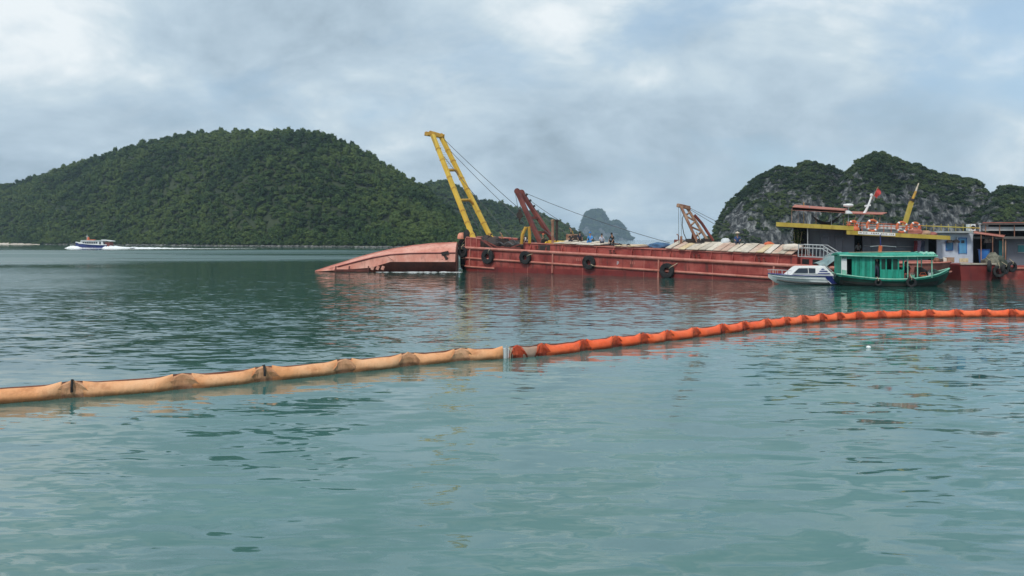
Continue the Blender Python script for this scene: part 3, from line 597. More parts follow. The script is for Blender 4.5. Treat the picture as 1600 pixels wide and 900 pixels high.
def build_coupling():
    p, t, n = boom_at(sJ); r = thing('boom_coupling', 'white metal coupling clamped between the peach and orange booms', 'coupling', p)
    part('plate', M_offwhite, r, lambda m: (m.beam(p - t * 0.10 + V(0, 0, 0.12), p - t * 0.02 + V(0, 0, 0.12), 0.05, 0.36), m.beam(p + t * 0.03 + V(0, 0, 0.12), p + t * 0.09 + V(0, 0, 0.12), 0.04, 0.34)), bevel=0.008)
    part('pin', M_grey_l, r, lambda m: m.tube([p - n * 0.03 + V(0, 0, -0.1), p - n * 0.03 + V(0, 0, 0.38)], 0.022, 8))
    part('rope', M_rope, r, lambda m: m.tube([p - n * 0.05 + t * 0.06 + V(0, 0, 0.34), p - n * 0.12 + t * 0.10 + V(0, 0, 0.2), p - n * 0.14 + t * 0.06 + V(0, 0, -0.05)], 0.014, 6))
build_coupling()
g = G(1357, 544); m_ = MB(); r_ = random.Random(3)
bm = bmesh.new(); bmesh.ops.create_icosphere(bm, subdivisions=2, radius=1)
m_.add([g + Vector((v.co.x * 0.075, v.co.y * 0.06, v.co.z * 0.055 + 0.025)) * r_.uniform(0.85, 1.1) if False else g + Vector((v.co.x * 0.075 * r_.uniform(.8, 1.1), v.co.y * 0.06, v.co.z * 0.055 + 0.025)) for v in bm.verts], [tuple(v.index for v in f.verts) for f in bm.faces]); bm.free()
tag(m_.build('foam_scrap', M_foam), 'small white foam scrap floating inside the orange boom', 'litter')

# ---------------------------------------------------------------- barge
BO = V(-6.06, 82.0, 0); BU = V(30.06, -22.0, 0).normalized(); BN = V(-BU.y, BU.x, 0)     # bow corner, along, across (away)
PITCH = math.atan(1.33 / 37.25); BANG = math.atan2(BU.y, BU.x)
barge = thing('work_barge', 'long rusty red work barge carrying cranes and timber hatch boards', 'barge', BO, rot=(0, PITCH, BANG))
BMAT = Matrix.Translation(BO) @ Matrix.Rotation(BANG, 4, 'Z') @ Matrix.Rotation(PITCH, 4, 'Y')
def B(x, y, z): return BMAT @ Vector((x, y, z))          # barge deck coordinates to the world
LB, WB, ZR = 40.0, 7.0, 2.66
def bpart(name, mat, fn, parent=None, **kw): m = MB(); fn(m); return m.build(name, mat, parent or barge, world=False, **kw)
def hull_plan(inset=0.0):
    pts = []; c = 1.5
    for cx, cy, a0 in ((c, c, 180), (LB - 0.6, 0.6, 270), (LB - 0.6, WB - 0.6, 0), (c, WB - c, 90)):
        rad = (c if cx < 5 else 0.6) - inset
        for k in range(7):
            a = math.radians(a0 + 90 * k / 6); pts.append((cx + rad * math.cos(a), cy + rad * math.sin(a)))
    return pts
def hull(m):
    rings = []
    for z, rake in ((-2.2, 1.6), (-0.6, 0.75), (0.45, 0.35), (0.46, 0.35), (1.54, 0.12), (ZR, 0.0)):
        rings.append([(x + (rake * max(0, 1 - x / 4.0) if x < 4 else 0), y, z) for x, y in hull_plan()])
    m.loft(rings)
hull_o = bpart('hull', M_red, hull, smooth=True)
def boot(m):                                                # darker wet band just above the water, following the trim
    rings = []
    for dz in (-1.6, 0.52):
        rings.append([(x + ((0.9 if dz < 0 else 0.38) * max(0, 1 - x / 4.0) if x < 4 else 0), y, dz + x * math.tan(PITCH)) for x, y in hull_plan(-0.012)])
    m.loft(rings, cap=False)
bpart('wet_band', M_red_dark, boot, smooth=True)
def rail(z, r, x0=0.0, x1=LB, h=1.0):
    def fn(m):
        pl = [(x, y) for x, y in hull_plan(-0.05) if True]
        rake = {2: 0.0, 1: 0.12, 0: 0.35}[int(z)]
        path = [V(x + (rake * max(0, 1 - x / 4.0) if x < 4 else 0), y, z) for x, y in pl]
        if x1 >= LB: m.tube(path, r, 8, closed=True)
        else:
            near = [p for p in path if p.y < 2.5 and p.x < 2.2]; near.sort(key=lambda p: (p.x - p.y)); m.tube(near + [V(x1, -0.05, z)], r, 8)
    return fn
bpart('upper_rub_rail', M_red_rail, rail(2.62, 0.15)); bpart('middle_rub_rail', M_red_rail, rail(1.50, 0.11)); bpart('lower_rub_rail', M_red_rail, rail(0.56, 0.10, x1=5.2))
for xv in (1.75, 12.6, 24.2, 34.6): bpart('vertical_strake', M_red_rail, lambda m: m.box((xv, -0.06, 1.55), (0.14, 0.14, 2.0)))
for i in range(17): bpart('plate_seam', M_red_dark if i % 3 else M_red_rail, lambda m: m.box((2.9 + i * 2.2, -0.004, 1.3), (0.03, 0.03, 2.35)))
# bow bulwark, its top pipe and stays
def bulwark(m):
    pts = [(2.9, 0.14), (1.5, 0.14), (0.7, 0.45), (0.22, 1.1), (0.15, 2.0), (0.15, 5.0), (0.22, 5.9), (0.7, 6.55), (1.5, 6.86), (3.4, 6.86)]
    rings = [[(x, y, ZR + 0.06), (x + 0.07, y + (0.07 if y < 3.5 else -0.07), ZR + 0.06), (x + 0.07, y + (0.07 if y < 3.5 else -0.07), 3.74 - 0.03 * x), (x, y, 3.74 - 0.03 * x)] for x, y in pts]
    m.loft(rings)
bpart('bow_bulwark', M_red, bulwark)
bpart('bulwark_rail', M_red_rail, lambda m: m.tube([(x, y, 3.78 - 0.03 * x) for x, y in [(3.1, 0.16), (1.5, 0.16), (0.7, 0.47), (0.24, 1.1), (0.17, 2.0), (0.17, 5.0), (0.24, 5.9), (0.7, 6.55), (1.5, 6.86), (3.4, 6.86)]], 0.085, 8))
for xv in (0.95, 1.7, 2.5): bpart('bulwark_stay', M_red_rail, lambda m: m.beam((xv, 0.10, ZR), (xv, 0.10, 3.7), 0.08, 0.06))
for a, b in (((2.9, 0.2, 3.66), (4.6, 0.35, 2.75)), ((2.9, 0.9, 3.5), (5.0, 0.9, 2.75)), ((8.4, 0.7, 3.42), (6.6, 0.5, 2.75)), ((5.0, 0.55, 2.86), (8.2, 0.55, 2.86))):
    bpart('diagonal_brace', M_maroon, lambda m: m.beam(a, b, 0.12, 0.12))
bpart('deck', M_deckred, lambda m: m.box((LB / 2, WB / 2, ZR + 0.03), (LB - 1.0, WB - 0.9, 0.06)))
# hold coaming
C0, C1, CY0, CY1, CZ = 8.4, 36.2, 0.75, 6.3, 3.42
def coaming(m):
    for (x0, y0, x1, y1) in ((C0, CY0, C1, CY0), (C0, CY1, C1, CY1), (C0, CY0, C0, CY1), (C1, CY0, C1, CY1)):
        m.beam((x0, y0, (ZR + CZ) / 2 + 0.03), (x1, y1, (ZR + CZ) / 2 + 0.03), 0.08, CZ - ZR - 0.06)
bpart('hold_coaming', M_red, coaming)
bpart('coaming_lip', M_red_rail, lambda m: (m.beam((C0, CY0 - 0.05, CZ + 0.02), (C1, CY0 - 0.05, CZ + 0.02), 0.16, 0.09)))
for i in range(14): bpart('coaming_stiffener', M_red, lambda m: m.hexa([V(C0 + 1 + i * 1.95 + dx, y, z) for z, yy in ((ZR + 0.04, 0.42), (CZ - 0.05, 0.64)) for dx, y in ((-0.04, yy), (0.04, yy), (0.04, CY0), (-0.04, CY0))]))
for xv in (10.2, 18.9, 27.4, 33.2):
    o = bpart('mooring_bollard', M_maroon, lambda m: [m.lathe((xv + dx, 0.36, ZR + 0.05), [(0.10, 0), (0.10, 0.38), (0.15, 0.40), (0.15, 0.46)], 12) for dx in (0, 0.42)])
for k, xv in enumerate((15.4, 21.3)):                         # faint painted marks on the side
    bpart('painted_mark', M_red_rail, lambda m: [m.box((xv + 0.2 * i, -0.012, 2.05), (0.09, 0.02, 0.26)) for i in range(3)])
bpart('draft_mark', M_offwhite, lambda m: [m.box((19.9 + dx, -0.012, z), (w, 0.02, h)) for dx, z, w, h in ((0, 1.95, 0.05, 0.34), (0.05, 2.1, 0.12, 0.04), (0.05, 1.92, 0.12, 0.04), (0.14, 2.0, 0.04, 0.18))])
# stern: stair platform with railings
bpart('stern_block', M_red, lambda m: m.box((37.9, 1.9, ZR + 0.36), (2.6, 3.0, 0.62)))
for i in range(3): bpart('stern_opening', M_gloom, lambda m: m.box((37.0 + i * 0.82, 0.395, ZR + 0.33), (0.55, 0.03, 0.42)))
for i in range(3): bpart('stair_step', M_red_rail, lambda m: m.box((39.32 + i * 0.16, 1.2, ZR + 0.52 - i * 0.19), (0.2, 1.2, 0.05)))
def srail(m, y):
    for z in (4.38, 4.1): m.tube([(36.4, y, z), (38.25, y, z), (39.5, y, z - 0.75)], 0.042, 6)
    m.tube([(36.4, y, 3.38), (38.25, y, 3.38), (39.5, y, 2.75)], 0.03, 6)
sr = bpart('stair_rail', M_grey_l, lambda m: srail(m, 0.42)); bpart('stair_rail', M_grey_l, lambda m: srail(m, 2.1))
for i in range(12):
    x = 36.4 + i * 3.1 / 11; top = 4.38 if x < 38.25 else 4.38 - 0.6 * (x - 38.25); bot = 3.38 if x < 38.25 else 3.38 - 0.5 * (x - 38.25)
    bpart('baluster', M_grey_l, lambda m: m.tube([(x, 0.42, bot), (x, 0.42, top)], 0.03 if i % 4 else 0.045, 6), parent=sr)
# timber hatch boards: things lifted off one by one lie as parts of each cover
def cover(label, x0, x1, pitch, zr, y1, jit, mats, gap=0.06):
    c = thing('hatch_cover', label, 'hatch cover', B((x0 + x1) / 2, CY0, CZ)); c.rotation_euler = barge.rotation_euler; inv = (Matrix.Translation(c.location) @ c.rotation_euler.to_matrix().to_4x4()).inverted()
    rr = random.Random(int(x0 * 7)); x = x0
    while x < x1:
        w = pitch * rr.uniform(0.86, 1.06); sk = rr.uniform(-jit, jit); za = CZ + 0.10 + rr.uniform(0, 0.05); zb = zr + rr.uniform(-0.05, 0.06); ya = CY0 - 0.16 - rr.uniform(0, 0.22)
        for side in (0, 1):
            y0_, y1_, z0_, z1_ = (ya, y1, za, zb) if side == 0 else (CY1 + 0.1, y1 + 0.02, CZ + 0.1, zb - 0.02)
            m = MB(); ps = []
            for dz in (0, 0.06):
                ps += [(x, y0_, z0_ + dz), (x + w - gap, y0_, z0_ + dz), (x + w - gap + sk, y1_, z1_ + dz), (x + sk, y1_, z1_ + dz)]
            m.hexa([inv @ B(*p) for p in ps]); m.build('board', rr.choice(mats), c, world=False)
        x += w
    return c
cover('pitched cover of pale timber boards between the rusty crane and stern stairs', 24.6, 35.6, 0.66, 4.20, 3.5, 0.10, WOODS)
cover('low cover of pale boards under the seated workers', 12.2, 17.4, 0.72, 3.78, 3.4, 0.08, [WOODS[1], WOODS[0], WOODS[3]])
cover('short flat cover of brown boards before the rusty crane', 19.3, 21.4, 0.7, 3.66, 3.3, 0.1, [WOODS[4], WOODS[2], WOODS[0]])
bpart('hold_cargo', M_deckred, lambda m: m.box((22.3, 3.5, 3.32), (27.4, 5.4, 0.36)))
# loose gear on the barge
def lump_tarp(name, label, cat, c, sz, mat, seed, rot=0.0):
    bm = bmesh.new(); bmesh.ops.create_icosphere(bm, subdivisions=3, radius=1); pts = np.array([v.co for v in bm.verts]); n = fbm(pts * 1.6 + seed, 3, seed)
    n2 = fbm(pts * np.array([4, 4, 1.5]) + seed, 2, seed + 4, ridged=True); pts = pts * (1 + 0.28 * n + 0.10 * n2)[:, None]; pts[:, 2] = np.maximum(pts[:, 2], -0.25)
    m = MB(); R = Matrix.Rotation(rot, 3, 'Z'); m.add([Vector(c) + R @ Vector((p[0] * sz[0], p[1] * sz[1], (p[2] + 0.25) * sz[2])) for p in pts], [tuple(v.index for v in f.verts) for f in bm.faces]); bm.free()
    o = m.build(name, mat, None, smooth=True); 
    for v in o.data.vertices: v.co -= Vector(c)
    o.location = c; return tag(o, label, cat)
M_bluetarp = paint('blue_tarp', (0.04, 0.08, 0.15), (0.06, 0.14, 0.26), 0.7, 2.0, 0.3)
lump_tarp('tarpaulin', 'folded dark blue tarpaulin beside the brown hatch boards', 'tarpaulin', B(22.7, 3.0, 3.50), (1.1, 0.8, 0.42), M_bluetarp, 3, BANG)
lump_tarp('canvas_roll', 'pale rolled canvas lying beside the stern stair rail', 'canvas', B(35.6, 1.3, 4.0), (0.75, 0.3, 0.30), WOODS[1], 6, BANG)
lump_tarp('sack_pile', 'pale cream sack slumped behind the rusty crane', 'sack', B(29.1, 3.6, 4.15), (0.42, 0.4, 0.42), M_offwhite, 8)
lump_tarp('orange_bundle', 'orange bundle lying on the boards by the stern', 'bundle', B(33.0, 3.7, 4.15), (0.45, 0.35, 0.26), M_orange, 9)
lump_tarp('rope_heap', 'dark heap of rope and chain inside the bow bulwark', 'rope', B(3.6, 1.6, 2.75), (0.9, 0.7, 0.95), M_dark, 12)
lump_tarp('tarpaulin', 'dark tarpaulin heaped between the yellow crane legs', 'tarpaulin', B(2.0, 2.6, 2.75), (0.75, 0.5, 1.0), M_dark, 14)
lump_tarp('orange_sheet', 'faded orange sheet draped over the barge bow corner', 'sheet', B(0.0, 0.6, 3.55), (0.5, 0.45, 0.55), paint('faded_orange', (0.55, 0.22, 0.14), None, 0.8, 2.0, 0.4), 15)
lump_tarp('net_heap', 'black netting bundled on the bulwark at the bow', 'netting', B(0.9, 0.9, 3.6), (0.7, 0.4, 0.85), M_black, 16)
lump_tarp('chain_heap', 'dark chain and hose heaped on deck before the red crane', 'chain', B(6.4, 1.9, 2.75), (1.2, 0.6, 0.75), M_dark, 17)

# ---------------------------------------------------------------- tyres
def tyre(label, x, zc, R=0.55, w=0.30, yoff=-0.22, tilt=0.0, grp='tyre fenders along the barge side'):
    root = thing('tyre_fender', label, 'tyre', B(x, yoff, zc), grp); root.rotation_euler = (0, PITCH + tilt, BANG)
    m = MB(); n = 28; prof = [(0.40, -0.38), (0.66, -0.5), (0.93, -0.46), (1.0, -0.30), (1.0, 0.30), (0.93, 0.46), (0.66, 0.5), (0.40, 0.38), (0.36, 0.2), (0.36, -0.2)]
    rings = []
    for k in range(n):
        a = 2 * math.pi * k / n
        rings.append([(math.cos(a) * q * R * (1.0 if k % 2 or q < 0.95 else 0.965), h * w, math.sin(a) * q * R) for q, h in prof])
    m.loft(rings, loop=True); m.build('tyre', M_black, root, world=False, smooth=True)
    m = MB(); m.tube([(0.0, -w * 0.4, R * 0.5), (0, -w * 0.62, R * 0.9), (0, 0.0, R * 1.15), (0, 0.18, R * 1.15 + max(0.1, 2.62 - zc - R))], 0.035, 6); m.build('hanging_rope', M_rope, root, world=False)
    return root
tyre('big black tyre hung beside the bow edge of the red barge', 0.75, 2.15, 0.62, 0.34, -0.12)
tyre('black tyre tied at the barge side below the yellow crane leg', 4.35, 1.80, 0.80, 0.36, tilt=0.4)
tyre('black tyre hung on the barge side below the red crane', 9.3, 1.95, 0.70, 0.34, tilt=1.1)
tyre('black tyre hung on the barge side below the seated workers', 16.9, 1.85, 0.70, 0.36, tilt=2.0)
tyre('black tyre hung low at the barge side under the pale timber boards', 25.1, 1.55, 0.70, 0.36, tilt=0.9)
tyre('black tyre wedged between the capsized hull and the barge bow', -0.15, 2.9, 0.6, 0.36, 0.9, tilt=0.7)

def bow_fender():
    r = thing('rubber_fender', 'thick black rubber fender hanging at the barge bow beside the capsized hull', 'fender', B(-0.15, 1.7, 2.6))
    a = B(-0.30, 1.45, 2.9); part('fender_body', M_black, r, lambda m: m.lathe(a - V(0, 0, 2.9), [(0.15, 0), (0.42, 0.25), (0.50, 0.8), (0.50, 2.1), (0.42, 2.65), (0.15, 2.9)], 16), smooth=True)
    part('fender_chain', M_dark, r, lambda m: m.tube([a, a + V(0.25, 0.2, 0.7)], 0.06, 6))
    for k in range(3): part('lashing', M_rope, r, lambda m: m.lathe(a - V(0, 0, 2.3 - 0.75 * k), [(0.505, -0.03), (0.53, 0), (0.505, 0.03)], 16))
bow_fender()

# ---------------------------------------------------------------- cranes
def cable(a, b, r, sag=0.0, n=10):
    a, b = Vector(a), Vector(b); return [a.lerp(b, t / n) - V(0, 0, sag * 4 * (t / n) * (1 - t / n)) for t in range(n + 1)]
def yellow_crane():
    f1 = B(2.15, 0.65, ZR + 0.06); f2 = B(2.2, 3.9, ZR + 0.06); Yt = 87.4; t1 = P(676, 211, Yt); t2 = P(689, 213, Yt + 0.9)
    r = thing('derrick_crane', 'tall yellow A-frame derrick leaning out over the barge bow', 'crane', f1.lerp(f2, 0.5))
    for a, b in ((f1, t1), (f2, t2)):
        part('leg', M_yellow, r, lambda m: m.beam(a, b, 0.47, 0.44, up=BU), bevel=0.04)
        part('foot_shoe', M_maroon, r, lambda m: m.beam(a - V(0, 0, 0.02), a + V(0, 0, 0.35), 0.8, 0.7))
    L = lambda t: f1.lerp(t1, t); R_ = lambda t: f2.lerp(t2, t)
    for t in (0.40, 0.67):
        part('cross_brace', M_yellow_d, r, lambda m: m.tube([L(t), L(t).lerp(R_(t), 0.75) + V(0, 0, 0.12), R_(t - 0.035)], 0.17, 10))
    part('head', M_yellow_d, r, lambda m: (m.beam(t1 + V(-0.9, 0, 0.18), t2 + V(0.35, 0, -0.02), 0.6, 0.45), m.beam(t1 + V(-0.4, 0.2, 0.42), t2 + V(-0.2, 0, 0.22), 0.3, 0.28)), bevel=0.04)
    for q in (t1 + V(-0.65, -0.2, 0.1), t2 + V(0.1, -0.35, 0.1)):
        part('sheave', M_yellow_d, r, lambda m: m.lathe(q, [(0.08, -0.12), (0.22, -0.12), (0.18, 0), (0.22, 0.12), (0.08, 0.12)], 16, axis=(0, 1, 0)))
    for t in (0.1, 0.2, 0.3, 0.5, 0.6, 0.76, 0.86):
        for q in (L, R_): part('splice_plate', M_yellow_d, r, lambda m: m.beam(q(t), q(t + 0.010), 0.51, 0.48, up=BU))
    for i in range(15):
        t = 0.67 + 0.30 * i / 14; part('ladder_rung', M_grey_l, r, lambda m: m.beam(L(t).lerp(R_(t), 0.22), L(t).lerp(R_(t), 0.62), 0.035, 0.035))
    for a, (x, y, z) in ((t2, (11.3, 3.2, 3.5)), (t2 + V(0.05, 0.1, -0.6), (8.6, 4.4, 3.5)), (t1 + V(0.6, 0, -1.6), (7.3, 1.2, 3.2))):
        part('backstay_cable', M_cable, r, lambda m: m.tube(cable(a, B(x, y, z), 0.03, 0.25), 0.032, 6))
    for dx in (-0.62, -0.5): part('hoist_cable', M_cable, r, lambda m: m.tube([t1 + V(dx + 0.4, -0.3, 0), B(1.6 + dx, 1.2, 3.3)], 0.02, 5))
    part('hoist_cable', M_cable, r, lambda m: m.tube([L(0.5).lerp(R_(0.5), 0.4), B(2.1, 2.4, 3.0)], 0.03, 5))
yellow_crane()
def red_crane():
    b1 = B(10.1, 2.0, ZR + 0.05); Y0 = b1.y; b2 = B(10.9, 3.9, ZR + 0.05); t1 = P(808, 299, Y0 + 2.2); t2 = P(815, 301, Y0 + 3.2)
    r = thing('deck_crane', 'dark red twin-leg deck crane with yellow winch on the barge', 'crane', b1.lerp(b2, 0.5))
    for a, b in ((b1, t1), (b2, t2)):
        part('boom_leg', M_maroon, r, lambda m: m.beam(a, b, 0.42, 0.42, up=BU), bevel=0.03)
    L = lambda t: b1.lerp(t1, t); R_ = lambda t: b2.lerp(t2, t)
    for t in (0.3, 0.55): part('cross_brace', M_maroon, r, lambda m: m.beam(L(t), R_(t), 0.28, 0.26))
    for q in (t1, t2): part('head_sheave', M_maroon, r, lambda m: m.lathe(q + V(0, -0.1, 0), [(0.08, -0.16), (0.33, -0.16), (0.27, 0), (0.33, 0.16), (0.08, 0.16)], 16, axis=(0, 1, 0)))
    for t in (0.92, 0.82, 0.72): part('cable_guide', M_dark, r, lambda m: m.beam(R_(t), R_(t) + V(0.3, 0, 0.35), 0.22, 0.22))
    for a, p in ((t2 + V(0.2, 0, -0.3), (15.9, 3.5, 3.75)), (t2 + V(0.25, 0, -0.7), (13.2, 4.2, 3.75)), (t2 + V(0.1, 0, 0.1), (23.7, 3.4, 4.0))):
        part('backstay_cable', M_cable, r, lambda m: m.tube(cable(a, B(*p), 0.03, 0.3), 0.028, 6))
    hk = P(812, 336, t1.y - 0.2); part('hoist_cable', M_cable, r, lambda m: (m.tube([t1 + V(-0.2, -0.2, -0.2), hk + V(-0.15, 0, 0.5)], 0.025, 5), m.tube([t1 + V(0.25, -0.2, -0.4), hk + V(0.12, 0, 0.5)], 0.02, 5)))
    hb = part('hook_block', M_dark, r, lambda m: (m.lathe(hk, [(0.12, -0.16), (0.36, -0.16), (0.36, 0.16), (0.12, 0.16)], 14, axis=(0, 1, 0)), m.beam(hk + V(0, 0, 0.6), hk - V(0, 0, 0.5), 0.28, 0.3)), bevel=0.02)
    part('hook', M_dark, r, lambda m: m.tube([hk - V(0, 0, 0.4), hk - V(0, 0, 0.75), hk + V(0.16, 0, -0.95), hk + V(0.26, 0, -0.75)], 0.07, 7))
    w = B(11.6, 1.9, ZR); part('winch_body', M_yellow, r, lambda m: (m.lathe(w + V(-0.9, 0, 0.55), [(0.5, 0), (0.5, 0.12), (0.30, 0.14), (0.30, 1.3), (0.5, 1.32), (0.5, 1.45)], 18, axis=BU), m.beam(w + V(-0.6, 0.4, 0.85), w + V(1.0, -0.3, 0.78), 0.8, 0.62)), bevel=0.03)
    part('winch_engine', M_dark, r, lambda m: (m.beam(w + V(-1.7, -0.3, 0.35), w + V(1.0, -1.0, 0.35), 0.9, 0.6), m.beam(w + V(-1.2, 0.5, 0.85), w + V(-0.6, 0.3, 0.85), 0.5, 0.8)), bevel=0.05)
    a = P(820, 374, Y0 - 0.6)
    part('yellow_arm', M_yellow_d, r, lambda m: m.tube([a + V(-0.35, 0, -0.5), a + V(-0.25, 0, 0.5), a + V(0.1, 0, 1.25), a + V(0.42, 0, 1.3), a + V(0.5, 0, 0.7), a + V(0.5, 0, -0.4)], 0.17, 8), smooth=True)
    for k, px in enumerate((863.5, 870)): part('gantry_post', (M_rust, M_dark)[k], r, lambda m: (m.beam(P(px, 374, Y0 - 1.2) - V(0, 0, 0.5), P(px, 346, Y0 - 1.2), 0.26, 0.26), m.lathe(P(px, 346, Y0 - 1.2), [(0.2, 0), (0.22, 0.15), (0.1, 0.2)], 10)))
red_crane()
def rust_crane():
    b = B(26.3, 3.5, 3.9); Y0 = b.y; n1 = P(1090, 379, Y0 - 0.6); n2 = P(1107, 378, Y0 + 0.9); t1 = P(1064, 323, Y0 + 0.1); t2 = P(1073, 324, Y0 + 0.9)
    r = thing('deck_crane', 'rusty brown lattice deck crane standing on the pale timber boards', 'crane', b)
    part('boom_leg', M_rust, r, lambda m: m.beam(n1, t1, 0.22, 0.24, up=(1, 0, 0.5)), bevel=0.03); part('boom_leg', M_rust, r, lambda m: m.beam(n2, t2, 0.20, 0.24, up=(1, 0, 0.5)), bevel=0.03)
    for t, u in ((0.15, 0.30), (0.45, 0.30), (0.45, 0.60), (0.74, 0.60), (0.74, 0.86)): part('lattice_brace', M_rust, r, lambda m: m.beam(n1.lerp(t1, t), n2.lerp(t2, u), 0.12, 0.14))
    part('side_plate', paint('pale_rust_plate', (0.50, 0.42, 0.34), (0.58, 0.52, 0.44), 0.7, 2, 0.5, (0.25, 0.10, 0.06)), r, lambda m: m.beam(n1.lerp(t1, 0.06) + V(0.35, -0.1, 0), n1.lerp(t1, 0.30) + V(0.35, -0.1, 0), 0.32, 0.06, up=(1, 0, 0.5)))
    part('luffing_strut', M_maroon, r, lambda m: m.tube([n2 + V(0.45, 0, 0.1), n2.lerp(t2, 0.5) + V(0.42, 0, 0.1), n2.lerp(t2, 0.72) + V(0.15, 0, 0.2)], 0.14, 8))
    part('head', M_rust, r, lambda m: (m.beam(t1 + V(-0.32, 0, 0.14), t2 + V(0.25, 0, -0.05), 0.3, 0.34), m.beam(t2 + V(-0.1, 0, 0.12), t2 + V(0.35, 0, -0.18), 0.3, 0.22)), bevel=0.03)
    part('turntable', M_dark, r, lambda m: (m.lathe(b + V(0.2, -0.3, -0.05), [(0.75, 0), (0.75, 0.28), (0.5, 0.32), (0.5, 0.55)], 18), m.beam(b + V(-0.9, 0, 0.35), b + V(1.3, 0.2, 0.35), 0.9, 0.5)), bevel=0.03)
    part('operator_seat', M_maroon, r, lambda m: (m.beam(P(1082, 378, Y0 + 0.3), P(1088, 378, Y0 + 0.3), 0.5, 0.3), m.beam(P(1083, 377, Y0 + 0.4), P(1084.5, 366, Y0 + 0.4), 0.4, 0.2)), bevel=0.04)
    part('hoist_cable', M_cable, r, lambda m: (m.tube([t1 + V(-0.25, -0.1, 0), P(1060.5, 380, Y0 - 0.1)], 0.02, 5), m.tube([t1 + V(-0.05, -0.1, -0.2), P(1065, 372, Y0 - 0.1)], 0.018, 5)))
    part('hook_block', M_rust, r, lambda m: m.beam(P(1064.5, 369, Y0 - 0.1), P(1064, 381, Y0 - 0.1), 0.2, 0.16), bevel=0.02)
    part('hydraulic_hose', M_cable, r, lambda m: m.tube([P(1073, 334, Y0), P(1069, 335, Y0 - 0.1), P(1066.5, 340, Y0 - 0.2), P(1066, 352, Y0 - 0.3), P(1068.5, 365, Y0 - 0.3), P(1073, 375, Y0 - 0.3), P(1079, 380, Y0 - 0.2)], 0.04, 7), smooth=True)
    for a, p in ((t2 + V(0.2, 0, 0.0), (33.2, 5.2, 3.9)), (t2 + V(0.25, 0, -0.15), (31.5, 5.5, 3.9))): part('backstay_cable', M_cable, r, lambda m: m.tube(cable(a, B(*p), 0.02, 0.12), 0.022, 5))
rust_crane()
# machinery standing round the cranes
def deck_engine(name, label, cat, c, L_, W_, H_, mat):
    r = thing(name, label, cat, c); u, n = BU, BN
    part('skid', M_maroon, r, lambda m: (m.beam(c - u * L_ / 2 + V(0, 0, 0.06), c + u * L_ / 2 + V(0, 0, 0.06), W_, 0.12)))
    part('housing', mat, r, lambda m: m.beam(c - u * L_ * 0.42 + V(0, 0, H_ * 0.5 + 0.1), c + u * L_ * 0.15 + V(0, 0, H_ * 0.5 + 0.1), W_ * 0.8, H_ * 0.85), bevel=0.05)
    part('drum', M_dark, r, lambda m: m.lathe(c + u * L_ * 0.30 - n * W_ * 0.45 + V(0, 0, H_ * 0.42 + 0.1), [(H_ * 0.4, 0), (H_ * 0.4, 0.06), (H_ * 0.24, 0.08), (H_ * 0.24, W_ * 0.8), (H_ * 0.4, W_ * 0.82), (H_ * 0.4, W_ * 0.88)], 16, axis=n))
    part('exhaust_pipe', M_rust, r, lambda m: m.tube([c - u * L_ * 0.2 + V(0, 0, H_ * 0.9), c - u * L_ * 0.2 + V(0, 0, H_ * 1.55), c - u * L_ * 0.32 + V(0, 0, H_ * 1.7)], 0.06, 8))
    part('hand_lever', M_yellow_d, r, lambda m: m.tube([c + u * L_ * 0.12 - n * W_ * 0.3 + V(0, 0, H_ * 0.8), c + u * L_ * 0.02 - n * W_ * 0.3 + V(0, 0, H_ * 1.4)], 0.03, 6))
deck_engine('anchor_winch', 'black anchor winch on deck behind the yellow crane legs', 'winch', B(4.6, 2.4, ZR + 0.06), 1.9, 1.3, 1.0, M_dark)
deck_engine('diesel_winch', 'dark diesel winch on deck between the yellow and red cranes', 'winch', B(6.6, 3.6, ZR + 0.06), 1.8, 1.2, 1.15, M_dark)
deck_engine('generator', 'rust brown generator beside the gantry posts of the red crane', 'generator', B(12.3, 4.4, ZR + 0.86), 1.7, 1.1, 0.95, M_rust)
deck_engine('hoist_winch', 'dark hoist winch on the boards beside the rusty crane', 'winch', B(24.6, 4.0, CZ + 0.1), 1.4, 1.0, 0.8, M_maroon)
for k, (x0, y0, x1, y1, lab) in enumerate(((4.9, 0.7, 8.1, 1.1, 'grey hose sagging along the deck edge behind the second tyre'), (18.4, 1.0, 20.8, 1.6, 'dark hose curled beside the brown hatch boards'))):
    a, b = B(x0, y0, ZR + 0.7 if k == 0 else CZ + 0.3), B(x1, y1, ZR + 0.75 if k == 0 else CZ + 0.3)
    o = MB().tube([a.lerp(b, t / 14) + V(0, 0, 0.14 * math.sin(t * 1.3) - 0.1) for t in range(15)], 0.06, 7).build('deck_hose', M_cable if k == 0 else M_black, None, smooth=True); tag(o, lab, 'hose')

